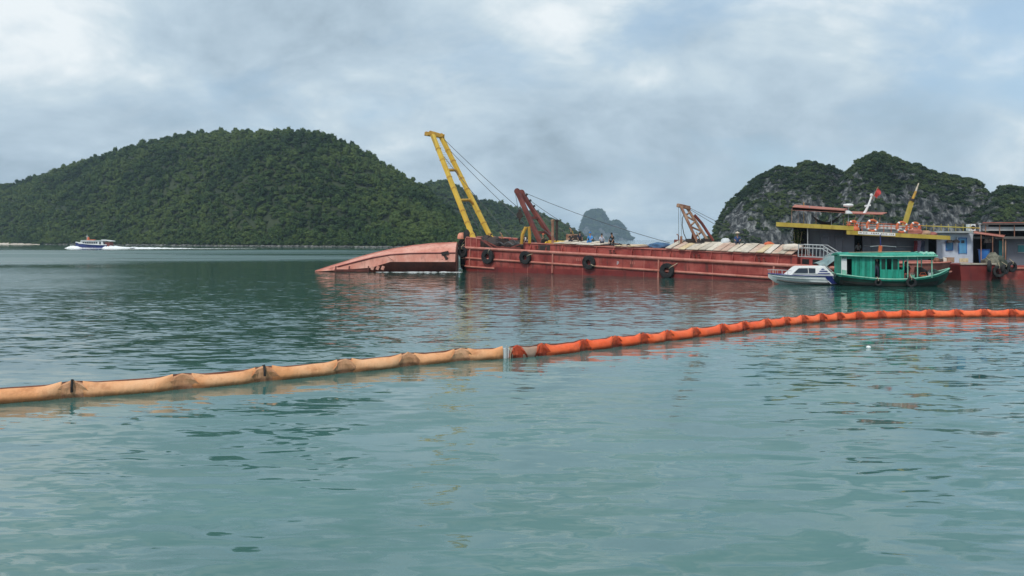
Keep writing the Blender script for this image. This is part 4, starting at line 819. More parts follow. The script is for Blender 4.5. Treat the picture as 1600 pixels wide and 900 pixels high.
# ---------------------------------------------------------------- capsized hull
def capsized():
    Yc = 79.2; sx = [478, 487, 505, 525, 550, 580, 610, 640, 670, 702, 740]
    top = [425.5, 423.5, 417.5, 411.5, 403.5, 395.5, 389, 384.3, 381, 379.2, 379]
    chi = [426.5, 425, 421, 417, 410.5, 403, 397.8, 395.8, 395.3, 395, 395]
    x = [(p - 800) / F * Yc for p in sx]; zt = [EYE - (q - HZ) / F * (Yc + 2.2) for q in top]; zc = [EYE - (q - HZ) / F * Yc for q in chi]
    wid = [0.05, 0.3, 0.9, 1.5, 2.1, 2.6, 2.9, 3.1, 3.2, 3.2, 3.2]
    dx = x[0]; r = thing('capsized_boat', 'overturned pink-red boat hull lying half sunk at the barge bow', 'boat', (x[5], Yc + 2, 0))
    # skip the last station: the hull ends just short of the barge bow
    n = 10; x[9] = (711.5 - 800) / F * Yc
    def bottom(m):
        rings = []
        for i in range(n):
            c, t, w = zc[i], zt[i], wid[i]; y0 = Yc + 0.4 * (3.2 - w)
            rings.append([(x[i], y0, c), (x[i], y0 + 0.10 * w, c + (t - c) * 0.30), (x[i], y0 + w * 0.42, c + (t - c) * 0.80), (x[i], y0 + w * 0.75, t), (x[i], y0 + w * 1.2, t - 0.08 * w), (x[i], y0 + w * 1.5, t - 0.35 * w), (x[i], y0 + w * 1.55, -1.5), (x[i], y0 + w * 0.8, -1.5), (x[i], y0 + w * 0.45 + 0.1, c * 0.5)])
        m.loft(rings)
    bo = part('hull_bottom', M_pink, r, bottom, smooth=True)
    def keel(m): m.tube([(x[i], Yc + 0.4 * (3.2 - wid[i]) + wid[i] * 0.75, zt[i] + 0.02) for i in range(1, n)], 0.07, 6)
    part('keel_strip', M_red_rail, r, keel)
    def chine(m): m.tube([(x[i], Yc + 0.4 * (3.2 - wid[i]) - 0.02, zc[i]) for i in range(3, n)], 0.085, 6)
    part('chine_bar', M_red_dark, r, chine)
    def side(m):                                             # topside below the chine, turned under towards the water
        rings = []
        for i in range(1, n):
            y0 = Yc + 0.4 * (3.2 - wid[i]); c = zc[i]; zb = 1.08 if i >= 6 else c * 0.30
            zb = min(zb, c * 0.66); rings.append([(x[i], y0 + 0.01, c - 0.02), (x[i], y0 - 0.05 - 0.03 * i, zb), (x[i], y0 + 0.25, zb - 0.01), (x[i], y0 + 0.4, c - 0.02)])
        m.loft(rings)
    part('topside', M_pink, r, side, smooth=True)
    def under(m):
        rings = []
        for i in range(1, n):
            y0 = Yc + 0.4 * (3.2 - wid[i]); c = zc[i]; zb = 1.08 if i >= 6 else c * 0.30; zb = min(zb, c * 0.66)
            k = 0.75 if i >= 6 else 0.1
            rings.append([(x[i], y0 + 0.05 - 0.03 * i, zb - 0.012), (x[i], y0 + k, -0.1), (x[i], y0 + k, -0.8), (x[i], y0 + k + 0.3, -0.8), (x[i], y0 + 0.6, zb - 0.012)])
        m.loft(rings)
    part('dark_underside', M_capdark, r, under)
    X = lambda px: (px - 800) / F * Yc
    # broken gunwale rail and stanchions at the waterline
    part('gunwale_rail', M_capdark, r, lambda m: m.beam((X(523), Yc - 0.05, 0.16), (X(578), Yc - 0.35, 0.16), 0.14, 0.24))
    for px in (524, 545, 575): part('rail_post', M_capdark, r, lambda m: m.beam((X(px), Yc - 0.1, -0.2), (X(px) + 0.05, Yc + 0.1, 0.62), 0.12, 0.12))
    for px in (582, 590, 598): part('bracket', M_pink, r, lambda m: m.beam((X(px), Yc - 0.35, 0.25), (X(px) + 0.15, Yc - 0.35, 0.62), 0.25, 0.3))
    part('plate_seam', M_red_rail, r, lambda m: m.tube([(X(606), Yc - 0.2, 1.65), (X(616), Yc - 0.28, 1.2)], 0.035, 5))
    part('propeller_bracket', M_dark, r, lambda m: (m.beam((X(692), Yc + 0.1, 1.9), (X(699), Yc - 0.2, 1.35), 0.25, 0.35), m.beam((X(690), Yc - 0.15, 1.35), (X(694), Yc - 0.2, 1.0), 0.12, 0.2), m.beam((X(690), Yc - 0.1, 1.95), (X(701), Yc - 0.1, 2.1), 0.2, 0.35)))
    # thin line of foam lapping the hull
    m = MB(); rr = random.Random(4); px = 588
    while px < 716:                                           # broken dashes of foam lapping the hull
        ln = rr.uniform(8, 26); ra = []; hh = rr.uniform(0.015, 0.05); yo = rr.uniform(-0.12, 0.05)
        for i in range(8):
            t = i / 7; e = math.sin(math.pi * t); x_ = X(px + ln * t); ra.append([(x_, Yc - 0.42 + yo - 0.10 * e, 0.002), (x_, Yc - 0.40 + yo, 0.004 + hh * e), (x_, Yc - 0.32 + yo, 0.004 + hh * 0.8 * e * rr.uniform(0.6, 1)), (x_, Yc - 0.24 + yo + 0.05 * e, 0.002)])
        m.loft(ra, closed_ring=False, cap=False); px += ln + rr.uniform(-4, 3)
    tag(m.build('foam_line', M_foam), 'thin broken white foam along the capsized hull', 'foam', kind='stuff')
capsized()
# ---------------------------------------------------------------- small boat hulls
def ring_hull(m, st):
    """st: list of (x, half beam, gunwale z, chine half beam, chine z, keel z, centre y)"""
    m.loft([[(x, cy - hb, gz), (x, cy - cb, cz), (x, cy, kz), (x, cy + cb, cz), (x, cy + hb, gz)] for x, hb, gz, cb, cz, kz, cy in st], closed_ring=True)
def stations(tab, n):
    tab = np.array(tab, float); t = np.linspace(0, 1, len(tab)); u = np.linspace(0, 1, n)
    cols = []
    for k in range(tab.shape[1]):
        c = np.interp(u, t, tab[:, k]); c2 = c.copy(); c2[1:-1] = 0.25 * c[:-2] + 0.5 * c[1:-1] + 0.25 * c[2:]; cols.append(c2)
    return [tuple(float(c[i]) for c in cols) for i in range(n)]

def speedboat():
    Yc = 57.4; s = Yc / F; X = lambda px: (px - 800) * s; Yf = Yc - 1.0; Z = lambda py: EYE - (py - HZ) / F * Yf
    Xf = lambda px: (px - 800) / F * Yf
    r = thing('motor_boat', 'small white cabin motor boat with a navy side stripe beside the barge', 'motor boat', (Xf(1265), Yc, 0))
    tab = [(Xf(1207), 0.05, Z(427), 0.03, Z(431), Z(434)), (Xf(1216), 0.42, Z(428.2), 0.25, Z(435), Z(442)), (Xf(1232), 0.82, Z(429), 0.60, Z(438), Z(449)), (Xf(1255), 1.02, Z(430), 0.86, Z(440), Z(452)), (Xf(1285), 1.05, Z(431), 0.95, Z(441), Z(452)), (Xf(1306), 1.02, Z(431.5), 0.95, Z(441), Z(451)), (Xf(1316), 0.98, Z(433), 0.92, Z(441), Z(450))]
    st = stations(tab, 22)
    part('hull', M_white, r, lambda m: ring_hull(m, [(*q, Yc) for q in st]), smooth=True)
    def gun(m):
        for sg in (-1, 1): m.tube([(q[0], Yc + sg * q[1], q[2]) for q in st], 0.045, 6)
    part('gunwale', M_navy, r, gun)
    part('boot_stripe', M_hullblack, r, lambda m: [m.tube([(q[0], Yc + sg * (q[3] * 0.98 + 0.03), max(0.03, q[4] - 0.12)) for q in st[4:]], 0.06, 6) for sg in (-1, 1)])
    part('spray_chine', M_offwhite, r, lambda m: m.tube([(q[0], Yc - (q[1] + q[3]) / 2 - 0.02, (q[2] + q[4]) / 2) for q in st[2:]], 0.025, 5))
    def cab(m):
        f = []; y0, y1 = Yc - 0.88, Yc + 0.88
        pr = [(1234, 429), (1246, 416), (1250, 414.3), (1282, 414), (1286, 413.6), (1299, 430)]
        yin = [0.0, 0.14, 0.18, 0.18, 0.16, 0.0]
        rings = [[(Xf(a), y0 + k, Z(b)) for (a, b), k in zip(pr, yin)], [(Xf(a), y1 - k, Z(b)) for (a, b), k in zip(pr, yin)]]
        m.loft(rings)
    c = part('cabin', M_white, r, cab, bevel=0.03)
    def win(m, pts, dy): 
        q = [(Xf(a), Yc - 0.89 + k, Z(b)) for a, b, k in pts]; m.loft([[(x, y - dy, z) for x, y, z in q], [(x, y + 0.03, z) for x, y, z in q]])
    part('side_window', M_glass, c, lambda m: win(m, [(1240, 425.5, 0.035), (1248, 417.5, 0.125), (1261, 417.2, 0.13), (1261, 425.5, 0.035)], 0.012))
    part('side_window', M_glass, c, lambda m: win(m, [(1262, 425.5, 0.035), (1262, 417.2, 0.13), (1272, 417.5, 0.125), (1271.5, 425.5, 0.035)], 0.012))
    part('window_sill', M_grey_l, c, lambda m: win(m, [(1238, 428, 0.015), (1239.6, 426.2, 0.02), (1273, 426.2, 0.02), (1293, 428.5, 0.012)], 0.014))
    for a0, a1, b in ((1280, 1285, 419.5), (1277, 1289.5, 423), (1274, 1293, 427.0)):
        part('blue_louvre', M_navy, c, lambda m: win(m, [(a0, b, 0.14 - (b - 414) * 0.0095 - 0.002), (a0 + 1.4, b - 1.7, 0.15 - (b - 416) * 0.0095), (a1 - 1.4, b - 1.7, 0.15 - (b - 416) * 0.0095), (a1, b, 0.14 - (b - 414) * 0.0095 - 0.002)], 0.014))
    def stripe(m):
        m.hexa([V(Xf(a), Yc - hb - dy, Z(b)) for dy in (0.03, -0.02) for a, b, hb in ((1284.5, 432, 1.05), (1294, 432, 1.05), (1305, 444.5, 0.96), (1293, 444.5, 0.97))])
    part('navy_stripe', M_navy, r, stripe); part('white_slash', M_white, r, lambda m: m.beam((Xf(1288), Yc - 1.10, Z(438)), (Xf(1293), Yc - 1.04, Z(443.5)), 0.03, 0.05))
    def rl(m):
        for sg in (-1, 1):
            m.tube([(Xf(1206), Yc, Z(421)), (Xf(1212), Yc + sg * 0.3, Z(421)), (Xf(1228), Yc + sg * 0.7, Z(421.3)), (Xf(1238), Yc + sg * 0.8, Z(422))], 0.018, 6)
            for a, k in ((1209, 0.2), (1216, 0.42), (1224, 0.63), (1232, 0.75)): m.tube([(Xf(a), Yc + sg * k, Z(429)), (Xf(a), Yc + sg * k, Z(421.2))], 0.015, 5)
    part('bow_rail', M_grey_l, r, rl)
    part('roof_rail', M_grey_l, r, lambda m: (m.tube([(Xf(1283), Yc - 0.7, Z(414)), (Xf(1285), Yc - 0.7, Z(411)), (Xf(1302), Yc - 0.75, Z(428))], 0.02, 6), m.tube([(Xf(1286), Yc + 0.1, Z(413)), (Xf(1288), Yc + 0.1, Z(411)), (Xf(1306), Yc, Z(429))], 0.02, 6)))
    part('cockpit_coaming', M_white, r, lambda m: m.hexa([V(Xf(a), y, Z(b)) for b in (432, 428.6) for a, y in ((1296, Yc - 0.95), (1312, Yc - 0.9), (1312, Yc + 0.9), (1296, Yc + 0.95))]))
    part('outboard_motor', M_grey_l, r, lambda m: (m.beam((Xf(1318), Yc, Z(431)), (Xf(1321), Yc, Z(444)), 0.3, 0.25), m.box((Xf(1319), Yc, Z(429)), (0.42, 0.4, 0.36))), bevel=0.05)
    part('swim_step', M_offwhite, r, lambda m: m.hexa([V(Xf(a), y, Z(b)) for b in (446, 440) for a, y in ((1314, Yc - 0.8), (1326, Yc - 0.6), (1326, Yc + 0.6), (1314, Yc + 0.8))]))
speedboat(); _b = bpy.data.objects['motor_boat']; _b.rotation_euler = (0, 0, math.radians(-6)); _b.location.x += 0.25; _b.scale = (1.05, 1, 0.93)
def bimini():
    Y0 = 58.9; pr = [(1280, 413.5), (1290, 409), (1300, 402), (1309, 397.5), (1319, 395.5)]
    r = thing('tarp_awning', 'sagging grey-teal tarp awning slung behind the white motor boat', 'awning', P(1300, 430, Y0 + 0.8))
    def cl(m):
        ra = []
        for i, (a, b) in enumerate(pr):
            p = P(a, b, Y0); ra.append([p + V(0, dy, dz) for dy, dz in ((-0.3, -0.34 + 0.03 * i), (0, 0), (0.6, 0.12), (1.4, 0.08), (1.4, 0.05), (0.6, 0.09), (0.0, -0.04), (-0.28, -0.38 + 0.03 * i))])
        m.loft(ra)
    part('tarp', M_greyteal, r, cl, smooth=True)
    for a, b in ((1283, 412), (1316, 397)): part('post', M_grey_l, r, lambda m: m.tube([P(a, b, Y0 + 0.3), P(a, 446, Y0 + 0.3)], 0.03, 6))
    for a, b in ((1283, 412), (1316, 397)): part('post', M_grey_l, r, lambda m: m.tube([P(a, b, Y0 + 1.3), P(a, 446, Y0 + 1.3)], 0.03, 6))
    part('ridge_pole', M_rope, r, lambda m: m.tube([P(1278, 413, Y0 + 0.2), P(1320, 397, Y0 + 0.2)], 0.03, 6))
bimini()

def green_boat():
    Yc = 55.6; Yf = 54.3; X = lambda px: (px - 800) / F * Yf; Z = lambda py: EYE - (py - HZ) / F * Yf
    r = thing('fishing_boat', 'green wooden fishing boat with a long cabin and open foredeck', 'fishing boat', (X(1400), Yc, 0))
    tab = [(X(1309), 0.75, Z(429.5), 0.5, Z(435), Z(441)), (X(1320), 1.05, Z(431), 0.8, Z(442), Z(449)), (X(1345), 1.25, Z(434), 1.05, Z(445), Z(456)), (X(1380), 1.32, Z(437), 1.15, Z(447), Z(459)), (X(1415), 1.3, Z(437), 1.1, Z(447), Z(459)), (X(1445), 1.1, Z(433.5), 0.8, Z(445), Z(456)), (X(1468), 0.75, Z(429), 0.4, Z(441), Z(450)), (X(1484), 0.28, Z(423.5), 0.12, Z(432), Z(441)), (X(1491), 0.05, Z(420.5), 0.03, Z(424), Z(427))]
    st = stations(tab, 28)
    part('hull', M_green_d, r, lambda m: ring_hull(m, [(*q, Yc) for q in st]), smooth=True)
    part('upper_strake', M_green, r, lambda m: [m.loft([[(q[0], Yc + sg * (q[1] + 0.02), q[2]), (q[0], Yc + sg * (q[1] + 0.05), q[2] - 0.02), (q[0], Yc + sg * (q[1] * 0.86 + q[3] * 0.14 + 0.03), q[2] * 0.86 + q[4] * 0.14 - 0.05), (q[0], Yc + sg * (q[1] - 0.03), q[2] - 0.08)] for q in st]) for sg in (-1, 1)])
    part('gunwale', M_green_l, r, lambda m: [m.tube([(q[0], Yc + sg * (q[1] + 0.02), q[2] + 0.03) for q in st], 0.055, 6) for sg in (-1, 1)])
    part('tarred_bottom', M_hullblack, r, lambda m: [m.loft([[(q[0], Yc + sg * (q[3] * 0.75 + q[1] * 0.25 + 0.03), max(q[4], 0) * 0.6 + 0.22), (q[0], Yc + sg * (q[3] + 0.03), q[4] - 0.02), (q[0], Yc + sg * (q[3] * 0.8), q[4] - 0.25), (q[0], Yc + sg * q[3] * 0.6, q[4])] for q in st[2:22]]) for sg in (-1, 1)])
    part('deck', M_green_l, r, lambda m: m.loft([[(q[0], Yc - q[1] * 0.96, q[2] - 0.10), (q[0], Yc + q[1] * 0.96, q[2] - 0.10), (q[0], Yc + q[1] * 0.9, q[2] - 0.16), (q[0], Yc - q[1] * 0.9, q[2] - 0.16)] for q in st[1:-1]]))
    yw = Yc - 1.0; PX = lambda a, b, y=yw: V((a - 800) / F * Yf, y, Z(b))
    def quad(m, pts, d=0.06, y=yw): m.hexa([PX(a, b, y) for a, b in pts] + [PX(a, b, y + d) for a, b in pts])
    cw = r
    # planked near wall: separate vertical boards
    for i in range(9):
        a0 = 1332 + i * 4.0; part('wall_board', GREENS[(i * 7 + 3) % 3], cw, lambda m: quad(m, [(a0 + 0.12, 433.5), (a0 + 3.88, 434), (a0 + 3.88, 400.5), (a0 + 0.12, 400.5)], y=yw + random.Random(i).uniform(-0.015, 0.015)))
    for i in range(9):
        a0 = 1376 + i * 4.15; part('wall_board', GREENS[(i * 7 + 3) % 3], cw, lambda m: quad(m, [(a0 + 0.12, 436.4), (a0 + 4.05, 436.4), (a0 + 4.05, 421.5), (a0 + 0.12, 421.5)], y=yw + random.Random(i + 40).uniform(-0.012, 0.012)))
    part('lintel', M_green, cw, lambda m: quad(m, [(1316, 405), (1460, 404.5), (1460, 400.5), (1316, 400.5)], 0.08))
    for a in (1376, 1384.5, 1394, 1403.5, 1411.5): part('window_post', M_green, cw, lambda m: quad(m, [(a, 422), (a + 2.2, 422), (a + 2.2, 404), (a, 404)], 0.08))
    for a0, a1 in ((1378.2, 1384.5), (1396.2, 1403.5)): part('window_pane', M_green_d, cw, lambda m: quad(m, [(a0, 421.6), (a1, 421.6), (a1, 404.5), (a0, 404.5)], 0.02, yw + 0.04))
    part('white_door', M_white, cw, lambda m: quad(m, [(1315.5, 429), (1324, 429.5), (1324, 400), (1315.5, 400)])); part('door_stain', M_green_l, cw, lambda m: quad(m, [(1316, 429.2), (1323.5, 429.4), (1323.5, 423), (1316, 422)], 0.02, yw - 0.012))
    part('far_wall', M_green_d, cw, lambda m: m.hexa([V(X(a), y, Z(b)) for y in (Yc + 0.95, Yc + 1.0) for a, b in ((1316, 432), (1413, 436), (1413, 400), (1316, 400))]))
    part('stern_wall', M_green, cw, lambda m: m.box((X(1316), Yc, Z(416)), (0.05, 1.9, 1.45))); part('bow_wall', M_green, cw, lambda m: m.box((X(1413), Yc, Z(427)), (0.05, 1.9, 0.85)))
    def roof(m):
        ra = []
        for a, b in ((1312, 397.2), (1335, 396.4), (1370, 396.6), (1410, 396), (1445, 396.2), (1462, 396.8)):
            x = X(a); z = Z(b); ra.append([(x, Yc - 1.22, z - 0.20), (x, Yc - 1.2, z - 0.08), (x, Yc - 0.6, z + 0.04), (x, Yc, z + 0.09), (x, Yc + 0.6, z + 0.04), (x, Yc + 1.2, z - 0.08), (x, Yc + 1.2, z - 0.18), (x, Yc, z - 0.06)])
        m.loft(ra)
    part('cabin_roof', M_green, cw, roof)
    part('roof_edge', M_green_l, cw, lambda m: m.tube([V(X(a), Yc - 1.24, Z(b)) for a, b in ((1311, 399.4), (1340, 400.2), (1380, 401), (1420, 400.6), (1463, 400))], 0.055, 6))
    part('roof_tarp', M_green_l, cw, lambda m: (m.loft([[(X(a), Yc + dy, Z(396.4) + 0.05 + h * 0.12 + 0.05 * math.sin(a * 1.3 + dy * 3)) for dy, h in ((-1.15, -0.9), (-0.6, 0.2), (0, 0.6), (0.6, 0.2), (0.6, -0.3), (0, 0.2), (-0.6, -0.2), (-1.13, -1.2))] for a in range(1438, 1463, 3)])))
    for a in (1419, 1434, 1456):
        for yy in (yw + 0.02, Yc + 0.98): part('canopy_post', M_green_l, cw, lambda m: m.beam(V(X(a), yy, Z(434)), V(X(a), yy, Z(400)), 0.07, 0.07))
    part('roof_pole', M_rope, r, lambda m: m.tube([V(X(1330), Yc - 0.5, Z(395)), V(X(1428), Yc - 0.4, Z(393.2))], 0.03, 6))
    mst = part('mast', M_navy, r, lambda m: m.tube([V(X(1383), Yc - 0.2, Z(396)), V(X(1382), Yc - 0.2, Z(366))], 0.045, 8, r2=0.03)); part('mast_foot', M_orange, mst, lambda m: m.beam(V(X(1381), Yc - 0.2, Z(396)), V(X(1382.5), Yc - 0.2, Z(384)), 0.22, 0.2))
    part('cross_spar', M_grey_l, mst, lambda m: m.tube([V(X(1366), Yc - 0.2, Z(385.5)), V(X(1383), Yc - 0.2, Z(384)), V(X(1407), Yc - 0.2, Z(386))], 0.022, 6))
    r.rotation_euler = (0, 0, GROT); r.location.x += 0.28; r.scale = (0.95, 1, 1); return X, Z, Yc, Yf
GROT = math.radians(-9)
gX, gZ, gYc, gYf = green_boat()
def gp(a, b, y=0.0):
    c = V(gX(1400), gYc, 0); d = V(gX(a), gYc + y, gZ(b)) - c; d.x *= 0.95; return c + V(0.28, 0, 0) + Matrix.Rotation(GROT, 3, 'Z') @ d
# things carried on the green boat's foredeck
def red_chair(label, a, b, y):
    c = gp(a, b, y); r = thing('plastic_chair', label, 'chair', c, 'red chairs on the green boat')
    part('seat', M_awning, r, lambda m: m.box(c + V(0, 0, 0.42), (0.44, 0.42, 0.04)), bevel=0.01); part('backrest', M_awning, r, lambda m: m.beam(c + V(0.20, 0, 0.44), c + V(0.27, 0, 0.86), 0.40, 0.03, up=(1, 0, 0)), bevel=0.01)
    for dx in (-0.18, 0.18):
        for dy in (-0.17, 0.17): part('leg', M_awning, r, lambda m: m.beam(c + V(dx, dy, 0), c + V(dx * 0.95, dy * 0.95, 0.41), 0.04, 0.04))
red_chair('faded red plastic chair under the green canopy by the cabin', 1421, 437, -0.35); red_chair('faded red plastic chair under the canopy toward the green boat bow', 1436, 436.5, 0.2)
def bucket(name, label, c, R, h, mat, mat2):
    r = thing(name, label, 'bucket', c); part('body', mat, r, lambda m: m.lathe(c, [(R * 0.8, 0), (R, h), (R * 1.06, h), (R * 1.06, h - 0.03), (R * 0.9, h - 0.02), (R * 0.75, 0.03)], 14)); part('handle', mat2, r, lambda m: m.tube([c + V(-R, 0, h), c + V(-R * 0.6, 0, h + R * 0.7), c + V(R * 0.6, 0, h + R * 0.7), c + V(R, 0, h)], 0.012, 5))
bucket('bucket', 'pale green bucket beside a canopy post of the green boat', gp(1427.5, 436, -0.85), 0.17, 0.3, M_green_l, M_grey_l)
bucket('bucket', 'white bucket near the bow of the green boat', gp(1458, 433, -0.5), 0.17, 0.3, M_white, M_grey_l)
bucket('basin', 'orange basin on the foredeck of the green boat', gp(1446, 434.5, -0.55), 0.26, 0.2, M_orange, M_orange)
lump_tarp('net_heap', 'dark green net heap on the bow deck of the green boat', 'netting', gp(1467, 430, 0.0), (0.5, 0.4, 0.32), M_green_d, 21)
lump_tarp('net_heap', 'black rope pile beside the red chairs on the green boat', 'netting', gp(1451, 433.5, 0.45), (0.45, 0.35, 0.5), M_dark, 23)
def flat_tyre(name, label, c, R, w, grp=None, axis_rot=0.0, rx=0.0):
    root = thing(name, label, 'tyre', c, grp); root.rotation_euler = (rx, 0, axis_rot); m = MB(); n = 26; prof = [(0.55, -0.42), (0.72, -0.5), (0.93, -0.46), (1.0, -0.30), (1.0, 0.30), (0.93, 0.46), (0.72, 0.5), (0.55, 0.42), (0.52, 0.2), (0.52, -0.2)]
    m.loft([[(math.cos(2 * math.pi * k / n) * q * R * (1.0 if k % 2 or q < 0.95 else 0.965), h * w, math.sin(2 * math.pi * k / n) * q * R) for q, h in prof] for k in range(n)], loop=True); m.build('tyre', M_black, root, world=False, smooth=True)
    m = MB(); m.tube([(0, -w * 0.4, R * 0.5), (0, -w * 0.62, R * 0.9), (0, 0, R * 1.1), (0, 0.25, R * 1.5)], 0.025, 6); m.build('hanging_rope', M_rope, root, world=False)
flat_tyre('tyre_fender', 'black tyre fender hung on the side of the green boat', gp(1421, 441, -1.42), 0.36, 0.2, axis_rot=GROT)
flat_tyre('tyre_fender', 'small black tyre hung below the dark doorway of the green boat', gp(1370, 441.5, -1.45), 0.26, 0.16, axis_rot=GROT)

# ---------------------------------------------------------------- grey houseboat with mustard roof
def houseboat():
    Yf, Yw = 64.2, 66.0; r = thing('houseboat', 'grey two-deck houseboat with mustard yellow roof edges and red awning', 'houseboat', P(1345, 430, 68))
    part('hull', M_brownred, r, lambda m: (m.hexa([V(x, y, z) for z, (xa, xb) in ((-1.2, (26.6, 37.2)), (1.55, (25.8, 37.6))) for x, y in ((xa, 66.3), (xb, 66.3), (xb, 72.5), (xa, 72.5))])), bevel=0.1)
    part('hull_rail', M_red_rail, r, lambda m: m.tube([(25.8, 66.25, 1.5), (37.6, 66.25, 1.5)], 0.1, 8))
    W = lambda m, a0, a1, t, b, d=0.08, Y=Yw: m.fbox(a0, a1, t, b, Y, d)
    # near wall in panels, with open doorways left between them
    part('wall_panel', M_grey, r, lambda m: W(m, 1281, 1335, (355, 358), (409, 409)))
    part('wall_panel', M_grey, r, lambda m: W(m, 1348, 1400, (358, 361), (409, 409))); part('wall_panel', M_grey, r, lambda m: W(m, 1400.3, 1450, (361, 365), (409, 409), Y=Yw + 0.02))
    part('end_wall', M_grey, r, lambda m: m.hexa([V(27.6, 66.1, 1.5), V(27.7, 66.1, 1.5), V(27.7, 72, 1.5), V(27.6, 72, 1.5), V(27.6, 66.1, 4.5), V(27.7, 66.1, 4.5), V(27.7, 72, 4.5), V(27.6, 72, 4.5)]))
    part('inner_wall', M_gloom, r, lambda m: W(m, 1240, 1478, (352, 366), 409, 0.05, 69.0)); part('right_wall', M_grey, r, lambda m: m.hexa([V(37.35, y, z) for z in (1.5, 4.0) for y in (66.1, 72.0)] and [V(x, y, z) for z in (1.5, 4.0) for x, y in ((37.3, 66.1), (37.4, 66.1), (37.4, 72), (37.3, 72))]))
    for a in (1284, 1306):                                    # raised shutters with arched heads
        w = part('shutter', M_grey, r, lambda m: W(m, a, a + 11, 372, 393, 0.06, Yw - 0.075)); part('shutter_frame', paint('shutter_frame', (0.19, 0.22, 0.25)), w, lambda m: m.tube([P(a, 393, Yw - 0.1), P(a, 371, Yw - 0.1), P(a + 11, 371, Yw - 0.1), P(a + 11, 393, Yw - 0.1)], 0.04, 6, closed=True)); part('shutter_hood', M_grey, w, lambda m: W(m, a - 0.6, a + 11.6, 367.5, 370, 0.16, Yw - 0.18))
    for a in (1362, 1398): part('wall_batten', M_grey, r, lambda m: W(m, a, a + 1.2, 372, 405, 0.05, Yw - 0.05))
    part('wall_pipe', M_grey_l, r, lambda m: m.tube([P(1350, 384, Yw - 0.06), P(1445, 386, Yw - 0.06)], 0.025, 6))
    # upper roof slab with mustard fascia (left) and the lower fore eave
    def slab(m, a0, a1, t0, t1, h, Y, d):              # the roofs run back square to the houseboat, which lies turned to the view
        k = 0.34 if d > 1 else 0.0; c = [P(a0, t0 + h, Y), P(a1, t1 + h, Y), None, None, P(a0, t0, Y), P(a1, t1, Y), None, None]; D = V(k * d, d, 0)
        for i, j in ((2, 1), (3, 0), (6, 5), (7, 4)): c[i] = c[j] + D
        m.hexa(c)
    up = part('roof', M_roofdark, r, lambda m: slab(m, 1214, 1334, 347.6, 354, 5.5, Yf + 0.06, 7.2)); part('fascia', M_mustard, up, lambda m: slab(m, 1213, 1334, 347, 353.4, 6.6, Yf, 0.05))
    lo = part('fore_roof', M_roofdark, r, lambda m: slab(m, 1324, 1484, 360.4, 369, 4.5, Yf - 0.5, 5.5)); part('fascia', M_mustard, lo, lambda m: slab(m, 1323, 1485, 360, 368.5, 6.3, Yf - 0.56, 0.05))
    sg = part('name_board', M_white, lo, lambda m: slab(m, 1341, 1399, 361.2, 364.3, 4.6, Yf - 0.60, 0.03))
    rr = random.Random(8)
    part('faded_lettering', paint('faded_letters', (0.25, 0.20, 0.16)), sg, lambda m: [m.fbox(1343 + i * 2.6 + rr.uniform(0, .4), 1344.2 + i * 2.6 + rr.uniform(0, .6), 362.3 + i * 0.14, 364.3 + i * 0.14 + rr.uniform(0, 0.6), Yf - 0.612, 0.01) for i in range(21) if i not in (5, 6, 12, 17)])
    for a, b in ((1216, 1216.5), (1262, 1262)): part('roof_post', M_grey_l, r, lambda m: m.tube([P(a, 352, Yf + 0.3), P(b, 420, Yf + 0.3)], 0.035, 6)) if a > 1250 else None
    # upper deck: canopy posts, awnings, railing
    for a, t, b in ((1265, 322, 350), (1237, 326, 349), (1247, 326, 349), (1275, 328, 351), (1299, 328, 352), (1318, 328, 353)): part('canopy_post', M_grey_l if a in (1265, 1299) else M_rust, r, lambda m: m.tube([P(a, t, Yf + 0.8), P(a, b, Yf + 0.8)], 0.045 if a == 1265 else 0.022, 6))
    part('canopy_post', M_yellow_d, r, lambda m: m.tube([P(1256, 316, Yf + 2.2), P(1256, 349, Yf + 2.2)], 0.03, 6))
    part('red_awning', M_awning, r, lambda m: (m.fbox(1238, 1320, (324, 329.5), (328.5, 332.5), Yf + 0.2, 0.05), m.hexa([P(1238, 328, Yf + 0.2), P(1320, 332, Yf + 0.2), P(1324, 328.5, Yf + 3.0), P(1242, 322, Yf + 3.0)] + [q + V(0, 0, 0.05) for q in (P(1238, 328 - 4, Yf + 0.2), P(1320, 328.8, Yf + 0.2), P(1324, 327, Yf + 3.0), P(1242, 320.5, Yf + 3.0))])))
    part('fore_awning', M_awning, r, lambda m: m.hexa([P(1316, 334, Yf + 1), P(1379, 335.5, Yf + 1), P(1386, 333, Yf + 3.6), P(1320, 331, Yf + 3.6)] + [q + V(0, 0, 0.07) for q in (P(1316, 334, Yf + 1), P(1379, 335.5, Yf + 1), P(1386, 333, Yf + 3.6), P(1320, 331, Yf + 3.6))]))
    for a, b in ((1338, 350), (1366, 352), (1376, 353)): part('awning_strut', M_rust, r, lambda m: m.tube([P(a, 334, Yf + 1.2), P(a - (4 if a < 1350 else 3), b, Yf + 1.2)], 0.025, 6))
    part('deck_screen', M_grey_l, r, lambda m: m.fbox(1345, 1424, (350.5, 353), (357.5, 361), Yf + 0.5, 0.04)); part('deck_screen', M_white, r, lambda m: [m.fbox(a, a + w, 351.5 + (a - 1345) * 0.03, 357 + (a - 1345) * 0.03, Yf + 0.46, 0.03) for a, w in ((1351, 8), (1376, 9), (1388, 11), (1402, 7), (1414, 6))])
    def rails(m):
        for dy in (0, 4): m.tube([P(1322, 347 + dy, Yf + 0.3), P(1440, 352.5 + dy, Yf + 0.3)], 0.03, 6)
    part('deck_rail', M_orange, r, rails)
    for i in range(11): part('rail_post', M_orange, r, lambda m: m.tube([P(1324 + i * 11.4, 346.5 + i * 0.5, Yf + 0.3), P(1324 + i * 11.4, 360.5 + i * 0.6, Yf + 0.3)], 0.028, 6))
